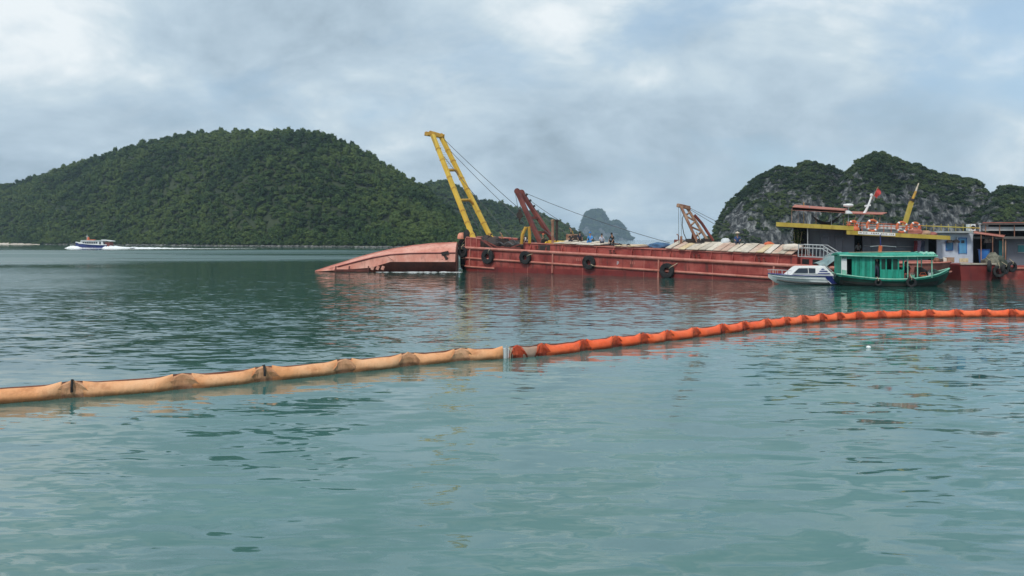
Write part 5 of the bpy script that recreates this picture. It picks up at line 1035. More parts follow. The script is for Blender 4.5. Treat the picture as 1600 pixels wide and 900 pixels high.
    part('gutter_rail', M_mustard, r, lambda m: m.tube([P(1432, 352.5, Yf + 2.6), P(1531, 356.5, Yf + 2.6)], 0.05, 6))
    for i in range(9): part('rail_post', M_mustard, r, lambda m: m.tube([P(1436 + i * 11.5, 350, Yf + 2.6), P(1436 + i * 11.5, 362, Yf + 2.6)], 0.02, 5)) if i < 8 else None
    part('hanging_cable', M_black, r, lambda m: m.tube(cable(P(1244, 352, Yf + 1.2), P(1282, 352, Yf + 1.2), 0, 0.0), 0.02, 5))
houseboat()
def life_ring(label, px, py, Y, R=0.47):
    c = P(px, py, Y); r = thing('life_ring', label, 'life ring', c, 'orange life rings on the houseboat rail'); m = MB(); n = 28
    m.loft([[(math.cos(2 * math.pi * k / n) * (R + 0.10 * math.cos(q)), 0.09 * math.sin(q), math.sin(2 * math.pi * k / n) * (R + 0.10 * math.cos(q))) for q in (2 * math.pi * j / 8 for j in range(8))] for k in range(n)], loop=True); m.build('ring', M_orange, r, smooth=True, world=False)
    for k in range(4):
        a0 = k * math.pi / 2 + 0.6; m = MB(); m.tube([(math.cos(a0 + d) * R, 0, math.sin(a0 + d) * R) for d in (-0.15, 0, 0.15)], 0.106, 10); m.build('white_band', M_white, r, world=False, smooth=True)
life_ring('orange life ring hung on the houseboat rail beside the white mast', 1363, 352.5, 64.05); life_ring('orange life ring hung on the rail at the foot of the yellow mast', 1409, 355, 64.05, 0.44); life_ring('weathered orange life ring lying near the end of the houseboat rail', 1430, 354.5, 64.5, 0.36); life_ring('orange life ring tucked behind the foot of the white mast', 1333, 352, 64.6, 0.36)
def masts():
    Y = 66.0; a = P(1339, 351, Y); r = thing('signal_mast', 'bent white mast with a red flag rising from the houseboat roof', 'mast', a)
    part('pole', M_white, r, lambda m: m.tube([a - V(0, 0, 0.3), P(1341, 346, Y), P(1347, 338.5, Y), P(1353, 329, Y), P(1358, 318, Y), P(1362, 306, Y)], 0.17, 10, r2=0.07), smooth=True); part('crosstree', M_white, r, lambda m: m.beam(P(1351, 322, Y), P(1360, 320.5, Y), 0.14, 0.14))
    part('top_lamp', M_white, r, lambda m: m.lathe(P(1361.5, 307, Y), [(0.06, 0), (0.12, 0.06), (0.12, 0.2), (0.05, 0.26)], 10)); part('flag_staff', M_rust, r, lambda m: m.tube([P(1362, 312, Y), P(1372.5, 291, Y)], 0.025, 6))
    def flag(m):
        ra = []
        for i in range(7): t = i / 6; p = P(1371.5 - 5.5 * t, 293 + 12 * t, Y); ra.append([p + V(-0.02, 0.05 * math.sin(i * 1.4), 0), p + V(0.30 + 0.08 * math.sin(i), 0.07 * math.sin(i * 1.4 + 1), -0.32), p + V(0.30 + 0.08 * math.sin(i), 0.07 * math.sin(i * 1.4 + 1) + 0.015, -0.32), p + V(-0.02, 0.05 * math.sin(i * 1.4) + 0.015, 0)])
        m.loft(ra)
    part('flag', paint('flag_red', (0.42, 0.035, 0.03)), r, flag)
    Y = 66.4; b = P(1411, 352, Y); r = thing('cargo_mast', 'slanting yellow cargo mast rising behind the life rings', 'mast', b)
    part('lower_spar', M_mustard, r, lambda m: m.beam(b - V(0, 0, 0.4), P(1425.5, 311, Y), 0.34, 0.3, up=(0, 1, 0)), bevel=0.02); part('upper_spar', M_yellow_d, r, lambda m: m.tube([P(1423.5, 317, Y - 0.05), P(1431, 299, Y)], 0.13, 8, r2=0.10)); part('top_spar', WOODS[0], r, lambda m: m.tube([P(1430, 301.5, Y), P(1435.5, 286, Y)], 0.10, 8, r2=0.04)); part('band', M_dark, r, lambda m: m.lathe(P(1425, 313, Y), [(0.24, -0.1), (0.24, 0.12)], 10, axis=(0.33, 0, 0.94)))
    Y = 65.2; c = P(1325.5, 350, Y); r = thing('radar_post', 'white oval radar dome on a thin post above the houseboat roof', 'radar', c)
    part('post', M_grey_l, r, lambda m: m.tube([c - V(0, 0, 0.15), P(1325.5, 323, Y)], 0.04, 8)); part('dome', M_white, r, lambda m: m.lathe(P(1325.5, 323.5, Y), [(0.18, 0), (0.40, 0.06), (0.43, 0.16), (0.38, 0.26), (0.15, 0.30)], 20), smooth=True); part('lower_lamp', M_offwhite, r, lambda m: m.lathe(P(1324, 334, Y), [(0.42, 0), (0.40, 0.10), (0.20, 0.26), (0.06, 0.30)], 16), smooth=True)
masts()
def hammock():
    Y = 65.4; a, b = P(1268, 336, Y), P(1315, 335, Y); r = thing('hammock', 'dark hammock slung under the red awning', 'hammock', a.lerp(b, 0.5) - V(0, 0, 0.7)); ra = []
    for i in range(15):
        t = i / 14; c = a.lerp(b, t) - V(0, 0, 0.85 * 4 * t * (1 - t)); w = 0.03 + 0.33 * math.sin(math.pi * t); ra.append([c + V(0, -w, w * 0.5), c + V(0, 0, -w * 0.35), c + V(0, w, w * 0.5), c + V(0, 0, -w * 0.35 + 0.03)])
    part('sling', M_dark, r, lambda m: m.loft(ra), smooth=True)
    for p, q in ((a, P(1265, 330, Y)), (b, P(1318, 331, Y))): part('cord', M_rope, r, lambda m: m.tube([p, q], 0.02, 5))
hammock()
def potted_vine():
    c = P(1246, 400, 66.6); r = thing('climbing_plant', 'yellow-green climbing plant at the open end of the houseboat', 'plant', c)
    part('pot', M_brownred, r, lambda m: m.lathe(c - V(0, 0, 0.3), [(0.2, 0), (0.3, 0.4), (0.33, 0.4), (0.33, 0.36), (0.2, 0.3)], 12)); part('stem', M_rope, r, lambda m: [m.tube([c, c + V(dx, 0.05, 1.0), c + V(dx * 1.6, 0, 2.2)], 0.025, 5) for dx in (-0.2, 0.05, 0.25)])
    rr = np.random.default_rng(3); m = MB()
    for i in range(420):
        p = np.array(c) + np.array([rr.normal(0, 0.26), rr.normal(0, 0.18), rr.uniform(0.1, 2.4)]); t = rr.normal(size=3); t /= np.linalg.norm(t); q = np.cross(t, rr.normal(size=3)); q /= np.linalg.norm(q); s = rr.uniform(0.05, 0.1); m.add([p - t * s, p - q * s * .5, p + t * s, p + q * s * .5], [(0, 1, 2, 3)])
    m.build('foliage', leaf_material('vine_leaf', (0.05, 0.09, 0.015), (0.10, 0.15, 0.03), (0.16, 0.20, 0.04), 1.0), r)
potted_vine()

# clutter on and under the houseboat's fore roof
for k, (a, mt, lab) in enumerate(((1431, cloth('maroon', (0.20, 0.03, 0.04)), 'maroon shirt drying under the mustard eave'), (1436, cloth('lilac', (0.30, 0.24, 0.34)), 'lilac shirt drying beside the maroon one'), (1442, cloth('slate', (0.05, 0.07, 0.12)), 'dark slate cloth drying beside the dark doorway'))):
    c = P(a, 376, 65.5); r = thing('drying_shirt', lab, 'laundry', c)
    part('cloth', mt, r, lambda m: m.loft([[c + V(dx + w * math.sin(j * 1.1 + k), 0.05 * math.sin(dx * 20 + j), -0.17 * j) for dx in (-0.16, -0.06, 0.06, 0.16)] + [c + V(dx, 0.05 * math.sin(dx * 20 + j) + 0.02, -0.17 * j) for dx in (0.16, 0.06, -0.06, -0.16)] for j in range(7) for w in (0.015,)]))
    part('hanger', M_grey_l, r, lambda m: m.tube([c + V(-0.17, 0, 0), c + V(0, 0, 0.1), c + V(0.17, 0, 0)], 0.012, 5)); part('hanger_hook', M_grey_l, r, lambda m: m.tube([c + V(0, 0, 0.1), c + V(0, 0, 0.32)], 0.01, 5))
for k, (a, b, sz, mt, lab) in enumerate(((1334, 357.5, (0.5, 0.35, 0.32), M_orange, 'orange net floats heaped at the foot of the white mast'), (1430, 362, (0.6, 0.4, 0.36), M_awning, 'faded red bundle heaped at the end of the houseboat rail'), (1445, 363.5, (0.55, 0.4, 0.3), M_rust, 'brown rope heap on the mustard fore roof'), (1456, 364.5, (0.4, 0.35, 0.24), M_brownred, 'small dull red bundle on the corner of the fore roof'))):
    lump_tarp('roof_bundle', lab, 'bundle', P(a, b + 3.0, 64.6), sz, mt, 60 + k)
# ---------------------------------------------------------------- moored hull, blue-and-white boat, grey boat
def moored_hull():
    Y = 60.2; X = lambda a: (a - 800) / F * Y; Z = lambda b: EYE - (b - HZ) / F * Y; r = thing('moored_hull', 'weathered brown-red hull moored behind the bow of the green boat', 'boat', (X(1455), Y + 1.8, 0))
    tab = [(X(1392), 1.3, Z(411), 1.2, Z(430), Z(452)), (X(1430), 1.9, Z(411), 1.75, Z(430), Z(454)), (X(1465), 1.9, Z(410.5), 1.6, Z(430), Z(454)), (X(1488), 1.5, Z(409.5), 0.9, Z(429), Z(450)), (X(1500), 0.8, Z(409), 0.2, Z(424), Z(432)), (X(1504), 0.12, Z(408.5), 0.06, Z(414), Z(418))]
    st = stations(tab, 20); part('hull', M_brownred, r, lambda m: ring_hull(m, [(*q, Y + 1.9) for q in st]), smooth=True); part('rub_rail', M_red_rail, r, lambda m: [m.tube([(q[0], Y + 1.9 + sg * (q[1] + 0.02), q[2] - 0.02) for q in st], 0.08, 6) for sg in (-1, 1)]); part('bow_lip', M_awning, r, lambda m: m.tube([(q[0], Y + 1.9 - q[1] * 0.9 - 0.06, q[2] - 0.95 + 0.1) for q in st[8:]], 0.07, 6))
    part('deck', M_deckred, r, lambda m: m.loft([[(q[0], Y + 1.9 - q[1] * .95, q[2] - .06), (q[0], Y + 1.9 + q[1] * .95, q[2] - .06), (q[0], Y + 1.9 + q[1] * .9, q[2] - .12), (q[0], Y + 1.9 - q[1] * .9, q[2] - .12)] for q in st]))
    return lambda a, b=411.5, dy=0.8: V(X(a), Y + dy, Z(b))
mh = moored_hull()
def clutter(name, label, c, kind, s, mat):
    r = thing(name, label, name.split('_')[-1], c)
    if kind == 'box':
        part('side', mat, r, lambda m: m.box(c + V(0, 0, s * 0.45), (s * 1.3, s, s * 0.9)), bevel=0.02); part('lid', mat, r, lambda m: m.box(c + V(0, 0, s * 0.95), (s * 1.36, s * 1.05, s * 0.09)))
    elif kind == 'pot':
        part('body', mat, r, lambda m: m.lathe(c, [(s * 0.3, 0), (s * 0.55, s * 0.4), (s * 0.5, s * 0.8), (s * 0.3, s), (s * 0.36, s * 1.08), (s * 0.28, s * 1.05)], 14), smooth=True); part('rim', M_grey_l, r, lambda m: m.lathe(c + V(0, 0, s * 1.03), [(s * 0.37, 0), (s * 0.40, s * 0.04), (s * 0.37, s * 0.08)], 14))
    elif kind == 'can':
        part('body', mat, r, lambda m: m.box(c + V(0, 0, s * 0.5), (s * 0.7, s * 0.4, s)), bevel=0.04); part('cap', M_dark, r, lambda m: m.lathe(c + V(s * 0.2, 0, s), [(s * 0.1, 0), (s * 0.1, s * 0.12)], 10)); part('handle', mat, r, lambda m: m.tube([c + V(-s * 0.3, 0, s), c + V(-s * 0.25, 0, s * 1.14), c + V(0.02, 0, s * 1.14), c + V(0.05, 0, s)], 0.025, 6))
for args in (('clay_pot', 'round brown pot on the moored hull before the pale blue cabin', mh(1472), 'pot', 0.42, M_rust), ('clay_pot', 'dark squat pot beside the round brown pot', mh(1478.5), 'pot', 0.36, M_dark), ('plastic_can', 'cream jerry can standing beside the dark pot', mh(1485), 'can', 0.42, WOODS[1]), ('wooden_crate', 'small brown crate at the bow of the moored hull', mh(1493, 410.5), 'box', 0.42, M_rust)): clutter(*args)

def blue_boat():
    Yf = 62.6; r = thing('cabin_boat', 'dark red boat with a pale cabin, blue door and blue window', 'boat', P(1510, 440, 66))
    X = lambda a, Y=Yf: (a - 800) / F * Y
    part('hull', M_red_dark, r, lambda m: m.loft([[(x, y, z) for x, y in ((x0, Yf), (x1, Yf), (x1, 71), (x0, 71))] for z, x0, x1 in ((-1.0, X(1504), X(1546)), (0.0, X(1502), X(1549)), (1.38, X(1500), X(1556)))]), bevel=0.05)
    part('hull_rail', WOODS[3], r, lambda m: m.box(((X(1500) + X(1556)) / 2, Yf - 0.03, 1.42), (X(1556) - X(1500), 0.14, 0.12)))
    part('foot_board', WOODS[4], r, lambda m: m.fbox(1499.5, 1513, 403.5, 410, Yf + 0.4, 0.05))
    Yw = 66.4
    part('cabin_wall', M_paleblue, r, lambda m: m.fbox(1463.5, 1520, (365, 364.5), 412, Yw, 0.08)); part('side_wall', M_paleblue, r, lambda m: m.hexa([V(x, y, z) for z in (1.3, 4.0) for x, y in ((X(1519.5, Yw), Yw + .08), (X(1520.9, Yw), Yw + .08), (X(1520.9, Yw), 71), (X(1519.5, Yw), 71))]))
    rf = part('cabin_roof', M_greyteal, r, lambda m: m.fbox(1460, 1521, (361, 361.5), (364.2, 364.2), Yw - 0.7, 4.6)); part('roof_edge', M_grey_l, rf, lambda m: m.fbox(1460, 1521, 361.4, 363.6, Yw - 0.76, 0.04))
    dr = part('door', M_skyblue, r, lambda m: m.fbox(1499, 1510, 373, 396, Yw - 0.05, 0.04)); part('door_window', M_glass, dr, lambda m: m.fbox(1502, 1507, 375.5, 380, Yw - 0.065, 0.02)); part('door_frame', M_blue, dr, lambda m: (m.fbox(1498, 1499, 372, 396.5, Yw - 0.07, 0.06), m.fbox(1510, 1511, 372, 396.5, Yw - 0.07, 0.06), m.fbox(1498, 1511, 371.2, 372.4, Yw - 0.07, 0.06)))
    w = part('window', M_skyblue, r, lambda m: m.fbox(1479, 1488.5, 377.5, 390, Yw - 0.05, 0.04)); part('window_frame', M_blue, w, lambda m: (m.fbox(1478, 1479, 376.5, 391, Yw - 0.07, 0.06), m.fbox(1488.5, 1489.5, 376.5, 391, Yw - 0.07, 0.06), m.fbox(1478, 1489.5, 376.2, 377.4, Yw - 0.075, 0.06), m.fbox(1478, 1489.5, 390.2, 391.4, Yw - 0.075, 0.06)))
    for a in (1484, 1494): lp = part('lamp_bracket', M_dark, r, lambda m: (m.lathe(P(a, 374, Yw - 0.35), [(0.05, 0), (0.26, -0.12), (0.3, -0.3)], 12), m.tube([P(a, 374, Yw - 0.35), P(a, 371, Yw)], 0.03, 5)))
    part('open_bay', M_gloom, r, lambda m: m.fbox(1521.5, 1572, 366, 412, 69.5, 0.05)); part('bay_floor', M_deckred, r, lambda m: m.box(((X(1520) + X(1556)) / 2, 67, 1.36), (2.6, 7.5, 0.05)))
    part('red_lean_to', M_awning, r, lambda m: m.hexa([P(1521, 364.5, 65.2), P(1569, 371, 65.2), P(1571, 367, 69), P(1523, 361, 69)] + [q + V(0, 0, 0.06) for q in (P(1521, 364.5, 65.2), P(1569, 371, 65.2), P(1571, 367, 69), P(1523, 361, 69))]))
    for a, t in ((1533, 366), (1551, 368.5), (1567, 371)): part('lean_to_post', M_rust, r, lambda m: m.tube([P(a, t, 65.3), P(a, 412, 65.3)], 0.04, 6))
    part('teal_panel', M_teal, r, lambda m: m.fbox(1561, 1570, 376, 402, 66.8, 0.06))
    part('hanging_basket', M_dark, r, lambda m: [m.lathe(P(a, 375, 65.5), [(0.05, 0.1), (0.18, 0.0), (0.2, -0.25), (0.08, -0.3)], 10) for a in (1541, 1546.5)])
    ac = thing('air_conditioner', 'white boxy air conditioner unit on the pale cabin roof', 'air conditioner', P(1519, 361, 67)); part('case', M_white, ac, lambda m: m.fbox(1513.5, 1524.5, 350.5, 360.8, 66.8, 0.4), bevel=0.02); part('fan_grille', M_dark, ac, lambda m: m.lathe(P(1520.5, 355.5, 66.8), [(0.0, 0.02), (0.20, 0.02), (0.20, -0.01)], 18, axis=(0, -1, 0))); part('side_vent', M_grey_l, ac, lambda m: [m.fbox(1514.5, 1516.8, 352 + i * 1.8, 352.8 + i * 1.8, 66.785, 0.02) for i in range(4)])
    va = P(1531, 362, 67.2); vp = thing('vent_pipe', 'short pale vent pipe beside the air conditioner', 'pipe', va); part('pipe', M_grey_l, vp, lambda m: m.tube([va, P(1531, 351, 67.2)], 0.08, 8)); part('cowl', M_grey_l, vp, lambda m: m.lathe(P(1531, 351, 67.2), [(0.10, -0.02), (0.14, 0.02), (0.12, 0.12)], 10))
    tb = P(1537.5, 403, 65.8) ; tb.z = 1.39; t = thing('water_tub', 'bright blue plastic water tub under the red lean-to', 'tub', tb); h = P(1537.5, 389.5, 65.8).z - 1.39; part('tub_wall', M_blue, t, lambda m: m.lathe(tb, [(0.36, 0), (0.45, h), (0.49, h), (0.49, h - 0.05), (0.42, h - 0.04), (0.34, 0.05)], 20), smooth=True); part('tub_rim', M_navy, t, lambda m: m.lathe(tb + V(0, 0, h - 0.02), [(0.47, -0.03), (0.51, 0), (0.47, 0.03)], 20))
blue_boat()
def grey_boat():
    Y = 64.4; X = lambda a: (a - 800) / F * Y; r = thing('cabin_boat', 'red-hulled boat with a grey cabin and pale canvas upper awning', 'boat', P(1620, 440, 67))
    part('hull', M_red, r, lambda m: m.loft([[(x, y, z) for x, y in ((x0, Y), (60, Y), (60, 73), (x0, 73))] for z, x0 in ((-1.0, X(1568)), (0.0, X(1564)), (1.15, X(1558)))]), bevel=0.05); part('hull_rail', M_red_rail, r, lambda m: m.box(((X(1558) + 60) / 2, Y - 0.05, 1.0), (60 - X(1558), 0.16, 0.14)))
    Yw = 66.6; part('cabin_wall', M_grey, r, lambda m: m.fbox(1573, 1830, 373, 416, Yw, 0.1)); part('end_wall', M_grey, r, lambda m: m.hexa([V(x, y, z) for z in (1.1, 3.55) for x, y in ((X(1573) * Yw / Y - 0.02, Yw + .1), (X(1573) * Yw / Y + 0.08, Yw + .1), (X(1573) * Yw / Y + 0.08, 72.5), (X(1573) * Yw / Y - 0.02, 72.5))]))
    for a in (1591, 1640, 1690): w = part('window', M_teal, r, lambda m: m.fbox(a, a + 9, 383, 394, Yw - 0.03, 0.05)); part('window_frame', M_grey_l, w, lambda m: (m.fbox(a - 0.8, a + 9.8, 382, 383, Yw - 0.06, 0.05), m.fbox(a - 0.8, a + 9.8, 394, 395, Yw - 0.06, 0.05)))
    part('eave', M_roofdark, r, lambda m: m.fbox(1555, 1830, 369.5, 373.3, Yw - 1.2, 6.5))
    part('upper_canvas', M_grey_l, r, lambda m: m.fbox(1536, 1830, (354.5, 354.5), (360.5, 360.5), Yw + 0.6, 0.04)); part('upper_roof', M_roofdark, r, lambda m: m.fbox(1536, 1830, (348.5, 347.5), (350.8, 350.3), Yw + 0.3, 4.5))
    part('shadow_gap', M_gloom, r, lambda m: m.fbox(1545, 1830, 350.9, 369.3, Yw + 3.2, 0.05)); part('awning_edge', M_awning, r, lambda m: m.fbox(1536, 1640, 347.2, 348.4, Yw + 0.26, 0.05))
    for a in (1540, 1562, 1585, 1612, 1640): part('upper_post', M_rust, r, lambda m: m.tube([P(a, 350, Yw + 0.5), P(a, 370, Yw + 0.5)], 0.04, 6))
    part('corner_post', M_rust, r, lambda m: m.tube([P(1571, 373, Yw - 1.0), P(1571, 418, Yw - 1.0)], 0.06, 6))
grey_boat()
lump_tarp('net_pile', 'tangled grey-brown fishing nets piled between the two red boats', 'netting', P(1551, 415, 63.6), (0.85, 0.6, 0.85), paint('old_net', (0.10, 0.10, 0.075), (0.22, 0.21, 0.16), 0.95, 4.0, 0.5, (0.03, 0.03, 0.03), streak=False, bump=1.0), 31)
lump_tarp('net_pile', 'dark green net bundle slumped over the tyres', 'netting', P(1563, 416, 63.4), (0.6, 0.5, 0.7), paint('dark_net', (0.035, 0.045, 0.035), (0.08, 0.09, 0.07), 0.95, 4.0, 0.5, streak=False, bump=1.0), 33)
for k, (a, b, R, lab) in enumerate(((1546, 416, 0.50, 'black tyre under the fishing nets facing the dark red hull'), (1561, 424, 0.50, 'black tyre hanging lowest between the two red boats'), (1570, 421, 0.42, 'black tyre behind the lowest one between the red boats'), (1581, 417, 0.46, 'black tyre hung on the red hull below the grey cabin'))): flat_tyre('tyre_fender', lab, P(a, b, 62.1 if k < 3 else 64.0), R, 0.26, 'tyres between the red boats', (0.9, -0.3, 0.5, 0.2)[k])
# ---------------------------------------------------------------- people
def person(label, loc, rotz, pose, shirt, pants, head='hair', scale=1.0):
    """one continuous body grown on a jointed skeleton, coloured by the garment each limb wears"""
    J = {}; E = []
    lean = {'stand': 0.0, 'sit': 0.12, 'squat': 0.30, 'bend': 0.75, 'work': 0.25}[pose]
    hz = {'stand': 0.92, 'sit': 0.12, 'squat': 0.34, 'bend': 0.88, 'work': 0.90}[pose]
    def up(d, f=0.0): return V(d * math.sin(lean) + f, 0, hz + d * math.cos(lean))
    J['pelvis'] = (V(0, 0, hz), 0.155, 'p'); J['waist'] = (up(0.18), 0.135, 's'); J['chest'] = (up(0.40), 0.165, 's'); J['neck'] = (up(0.56), 0.065, 'k'); J['jaw'] = (up(0.63, 0.02), 0.085, 'k'); J['crown'] = (up(0.78, 0.01), 0.088, 'k')
    E += [('pelvis', 'waist'), ('waist', 'chest'), ('chest', 'neck'), ('neck', 'jaw'), ('jaw', 'crown')]
    for sg, n in ((1, 'l'), (-1, 'r')):
        sh = up(0.47) + V(0, sg * 0.19, 0)
        if pose == 'stand': el, wr = sh + V(-0.02, sg * 0.07, -0.28), sh + V(0.10, sg * 0.06, -0.52)
        elif pose == 'sit': el, wr = sh + V(0.10, sg * 0.06, -0.26), sh + V(0.32, sg * 0.00, -0.34)
        elif pose == 'work': el, wr = sh + V(0.18, sg * 0.05, -0.20), sh + V(0.44, sg * 0.01, -0.10)
        else: el, wr = sh + V(0.12, sg * 0.05, -0.26), sh + V(0.24, sg * 0.02, -0.46)
        J['sh' + n] = (sh, 0.065, 's'); J['el' + n] = (el, 0.046, 's'); J['wr' + n] = (wr, 0.034, 'k'); J['ha' + n] = (wr + (wr - el).normalized() * 0.11, 0.036, 'k'); E += [('chest', 'sh' + n), ('sh' + n, 'el' + n), ('el' + n, 'wr' + n), ('wr' + n, 'ha' + n)]
        hp = V(0, sg * 0.10, hz - 0.05)
        if pose == 'sit': kn, an = V(0.44, sg * 0.15, hz + 0.04), V(0.52, sg * 0.14, hz - 0.36)
        elif pose == 'squat': kn, an = V(0.36, sg * 0.20, 0.48), V(0.08, sg * 0.15, 0.09)
        else: kn, an = V(0.04, sg * 0.11, 0.49), V(-0.02 + sg * 0.05, sg * 0.12, 0.09)
        J['hp' + n] = (hp, 0.098, 'p'); J['kn' + n] = (kn, 0.062, 'p'); J['an' + n] = (an, 0.044, 'p'); J['to' + n] = (an + V(0.17, sg * 0.02, -0.04), 0.040, 'f'); E += [('pelvis', 'hp' + n), ('hp' + n, 'kn' + n), ('kn' + n, 'an' + n), ('an' + n, 'to' + n)]
    names = list(J); me = bpy.data.meshes.new('body_cage'); me.from_pydata([tuple(J[n][0]) for n in names], [(names.index(a), names.index(b)) for a, b in E], []); me.update()
    tmp = bpy.data.objects.new('body_cage', me); COL.objects.link(tmp); sk = tmp.modifiers.new('skin', 'SKIN'); sk.branch_smoothing = 0.4
    sv = me.skin_vertices[0].data
    for i, n in enumerate(names): sv[i].radius = (J[n][1], J[n][1] * (0.72 if n in ('chest', 'waist') else 1.0)); sv[i].use_root = (n == 'pelvis')
    tmp.modifiers.new('sub', 'SUBSURF').levels = 1
    dg = bpy.context.evaluated_depsgraph_get(); body = bpy.data.meshes.new_from_object(tmp.evaluated_get(dg)); bpy.data.objects.remove(tmp)
    body.materials.clear(); mats = {'s': shirt, 'p': pants, 'k': M_skin, 'f': M_dark}; ks = list(mats)
    for k in ks: body.materials.append(mats[k])
    segs = [(J[a][0], J[b][0], J[b][2]) for a, b in E]
    for p in body.polygons:
        c = p.center; best = min(((c - (a + (b - a) * max(0, min(1, (c - a).dot(b - a) / max((b - a).length_squared, 1e-6))))).length, t) for a, b, t in segs); p.material_index = ks.index(best[1]); p.use_smooth = True
    root = thing('person', label, 'person', loc); root.rotation_euler = (0, 0, rotz); root.scale = (scale,) * 3
    o = bpy.data.objects.new('body', body); COL.objects.link(o); o.parent = root
    h = J['crown'][0]
    if head == 'hair': m = MB(); m.lathe(h + V(-0.015, 0, -0.03), [(0.085, -0.07), (0.102, -0.01), (0.095, 0.06), (0.05, 0.105), (0.01, 0.112)], 12); m.build('hair', M_hair, root, world=False, smooth=True)
    elif head == 'cone': m = MB(); m.lathe(h + V(0, 0, 0.02), [(0.23, 0), (0.235, 0.015), (0.12, 0.10), (0.01, 0.17)], 16); m.build('conical_hat', WOODS[0], root, world=False)
    else: m = MB(); m.lathe(h + V(0, 0, 0.0), [(0.125, -0.01), (0.125, 0.02), (0.11, 0.07), (0.06, 0.115), (0.01, 0.125)], 14); m.build('helmet', head, root, world=False, smooth=True)
    return root
CB = cloth('blue', (0.05, 0.22, 0.50)); CN = cloth('navy', (0.02, 0.025, 0.05)); CK = cloth('black', (0.014, 0.014, 0.016)); CG = cloth('olive', (0.06, 0.07, 0.05)); CW = cloth('white', (0.62, 0.63, 0.62)); CO = cloth('orange', (0.55, 0.14, 0.05)); CR = cloth('rust', (0.30, 0.09, 0.06)); CP = cloth('pale', (0.36, 0.38, 0.46))
bd = 3.76
person('seated worker in dark clothes at the end of the pale boards nearest the red crane', B(13.1, 2.6, bd - 0.02), -1.9, 'sit', CK, CN)
person('crouching worker in dark clothes beside the seated one in black', B(14.3, 2.2, bd - 0.1), -1.4, 'squat', CN, CK)
person('worker in a bright blue shirt sitting on the pale boards', B(15.5, 2.4, bd - 0.02), -2.0, 'sit', CB, CB, M_blue, 1.08)
person('worker in pale top and navy trousers sitting beside the blue shirt', B(16.8, 2.4, bd - 0.02), -1.6, 'sit', CP, CN)
person('bending worker in black at the end of the pale boards', B(18.0, 2.6, 3.55), -2.4, 'squat', CK, CK, 'hair', 1.1)
person('worker in dark clothes standing on the barge deck before the red crane', B(7.1, 2.4, ZR + 0.06), -1.2, 'work', CK, CN)
person('worker in a white shirt bending on the barge deck before the red crane', B(8.0, 2.0, ZR + 0.06), -2.6, 'bend', CW, CN, M_white)
person('worker in rust overalls standing inside the barge bow bulwark', B(1.15, 1.5, ZR + 0.06), -2.0, 'work', CR, CK)
person('worker in dark clothes standing between the yellow crane legs', B(2.4, 2.3, ZR + 0.06), -0.8, 'bend', CK, CN)
person('worker in olive clothes standing at the base of the red crane', B(10.4, 1.3, ZR + 0.06), -1.2, 'work', CG, CK, M_orange)
person('worker in a navy jacket sitting on the boards behind the rusty crane', B(30.2, 3.5, 4.22), -1.8, 'sit', cloth('jacket', (0.03, 0.06, 0.16)), CN, 'cone')
person('person in dark clothes standing in the green boat doorway', gp(1372, 437, -0.75), -1.5, 'stand', CK, CN)
person('person in dark clothes sitting under the green boat canopy', gp(1429, 436.2, 0.55) + V(0, 0, 0.3), -2.2, 'sit', CN, CK)
person('person in a white shirt standing in the dark houseboat doorway', P(1341, 409, 66.9) - V(0, 0, EYE - (409 - HZ) / F * 66.9 - 1.56), -1.5, 'stand', CW, CN)

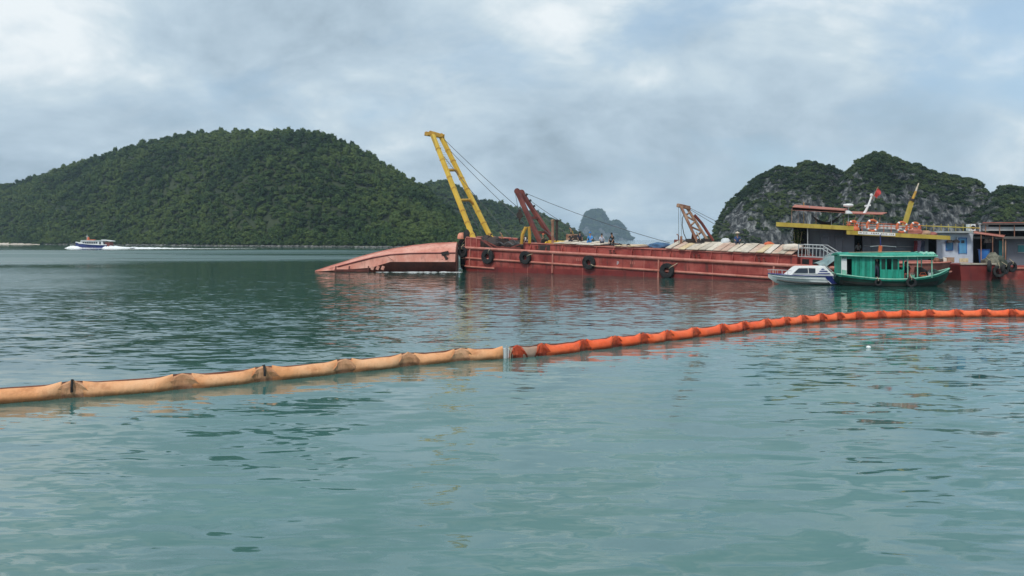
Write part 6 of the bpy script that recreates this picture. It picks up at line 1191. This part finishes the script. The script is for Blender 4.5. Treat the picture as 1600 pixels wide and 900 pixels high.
# ---------------------------------------------------------------- tour boat and its wake
def tour_boat():
    Yc = 290.0; s = Yc / F; X = lambda a: (a - 800) * s; wl = HZ + EYE * F / Yc; Z = lambda b: (wl - b) * s
    r = thing('tour_boat', 'white and blue tour boat speeding past the wooded hill', 'tour boat', (X(147), Yc, 0))
    tab = [(X(118.5), 0.15, Z(378.3), 0.08, Z(383), Z(386)), (X(125), 1.1, Z(379.5), 0.7, Z(385), Z(389)), (X(140), 1.7, Z(381.5), 1.4, Z(387), Z(392)), (X(158), 1.75, Z(382.5), 1.5, Z(387.5), Z(392)), (X(170), 1.6, Z(382.5), 1.45, Z(387), Z(391))]
    st = stations(tab, 16); part('hull', M_navy, r, lambda m: ring_hull(m, [(*q, Yc) for q in st]), smooth=True)
    part('gunwale', M_white, r, lambda m: [m.tube([(q[0], Yc + sg * q[1], q[2]) for q in st], 0.16, 6) for sg in (-1, 1)])
    c = part('cabin', M_white, r, lambda m: m.hexa([V(X(a), y, Z(b)) for y in (Yc - 1.35, Yc + 1.35) for a, b in ((125, 381), (165, 383.5), (163, 376.3), (130, 376))]), bevel=0.1)
    for i in range(7): part('cabin_window', M_glass, c, lambda m: m.fbox(129 + i * 3.4, 131.6 + i * 3.4, 378, 380.6, Yc - 1.42, 0.1))
    part('cabin_door', M_glass, c, lambda m: m.fbox(155, 157.5, 377.5, 382.4, Yc - 1.42, 0.1)); part('stern_bulkhead', M_maroon, r, lambda m: m.fbox(164, 171, 378.5, 388, Yc - 1.45, 2.8))
    rf = part('roof', M_offwhite, r, lambda m: m.fbox(126, 166, (375.2, 376.0), 376.9, Yc - 1.5, 3.0)); part('aft_awning', M_white, rf, lambda m: m.fbox(158, 174, (374.4, 376.3), (375.6, 377.3), Yc - 1.5, 3.0)); part('roof_cargo', M_orange, rf, lambda m: m.fbox(135, 147, 374.2, 375.6, Yc - 0.6, 1.2))
    part('mast', M_white, r, lambda m: (m.tube([(X(136), Yc, Z(376)), (X(136), Yc, Z(366.5))], 0.09, 6), m.tube([(X(134), Yc, Z(370)), (X(138.5), Yc, Z(370))], 0.07, 5))); part('flag', M_orange, r, lambda m: m.fbox(136.3, 139.5, 370.5, 374, Yc, 0.06))
    for a in (168, 173): part('awning_post', M_grey_l, r, lambda m: m.tube([(X(a), Yc - 1.2, Z(376.5)), (X(a), Yc - 1.2, Z(384))], 0.06, 5))
    rng = np.random.default_rng(4); m = MB()
    def foam(a0, a1, hfun, wfun, n, yc):
        ra = []
        for i in range(n):
            t = i / (n - 1); a = a0 + (a1 - a0) * t; h = hfun(t) * s * rng.uniform(0.75, 1.15); w = wfun(t) * rng.uniform(0.85, 1.1); x = X(a)
            ra.append([(x, yc - w, -0.05), (x, yc - w * 0.75, h * 0.55), (x, yc - w * 0.3, h), (x, yc + w * 0.3, h * 0.8), (x, yc + w, -0.05)])
        m.loft(ra, closed_ring=False, cap=False)
    foam(104, 135, lambda t: 0.2 + 4.6 * math.sin(math.pi * min(1, t * 1.05)) ** 1.2 * (1 - 0.35 * t), lambda t: 0.6 + 2.2 * t, 26, Yc - 0.9)
    foam(133, 168, lambda t: 0.5 + 0.5 * (1 - t), lambda t: 2.4, 20, Yc)
    foam(166, 214, lambda t: (3.0 * (1 - t) ** 1.1 + 0.9) * (0.6 + 0.8 * rng.random()), lambda t: 3.0 + 3.0 * t, 40, Yc)
    foam(200, 300, lambda t: (1.3 * (1 - t) + 0.15) * (0.4 + 1.2 * rng.random()), lambda t: 3.4 * (1 - t) + 0.4, 60, Yc + 1)
    foam(240, 420, lambda t: 0.45 * (1 - t) + 0.08, lambda t: 1.2 * (1 - t) + 0.3, 70, Yc - 14)
    tag(m.build('wake_foam', M_foam, None, smooth=True), 'white bow spray and wake foam behind the tour boat', 'foam', kind='stuff')
tour_boat()
# ---------------------------------------------------------------- haze in the air
def build_haze():
    m = MB(); m.box((0, 1990, 58), (8400, 4150, 124)); mt = bpy.data.materials.new('haze_air'); mt.use_nodes = True; nt = mt.node_tree; nt.nodes.clear()
    o_ = nt.nodes.new('ShaderNodeOutputMaterial'); pv = nt.nodes.new('ShaderNodeVolumePrincipled'); pv.inputs['Color'].default_value = (0.66, 0.82, 1.0, 1); pv.inputs['Density'].default_value = 0.00016; pv.inputs['Anisotropy'].default_value = 0.2
    nt.links.new(pv.outputs[0], o_.inputs['Volume']); o = m.build('haze', mt); tag(o, 'thin pale haze over the bay', 'haze', kind='stuff')
build_haze()
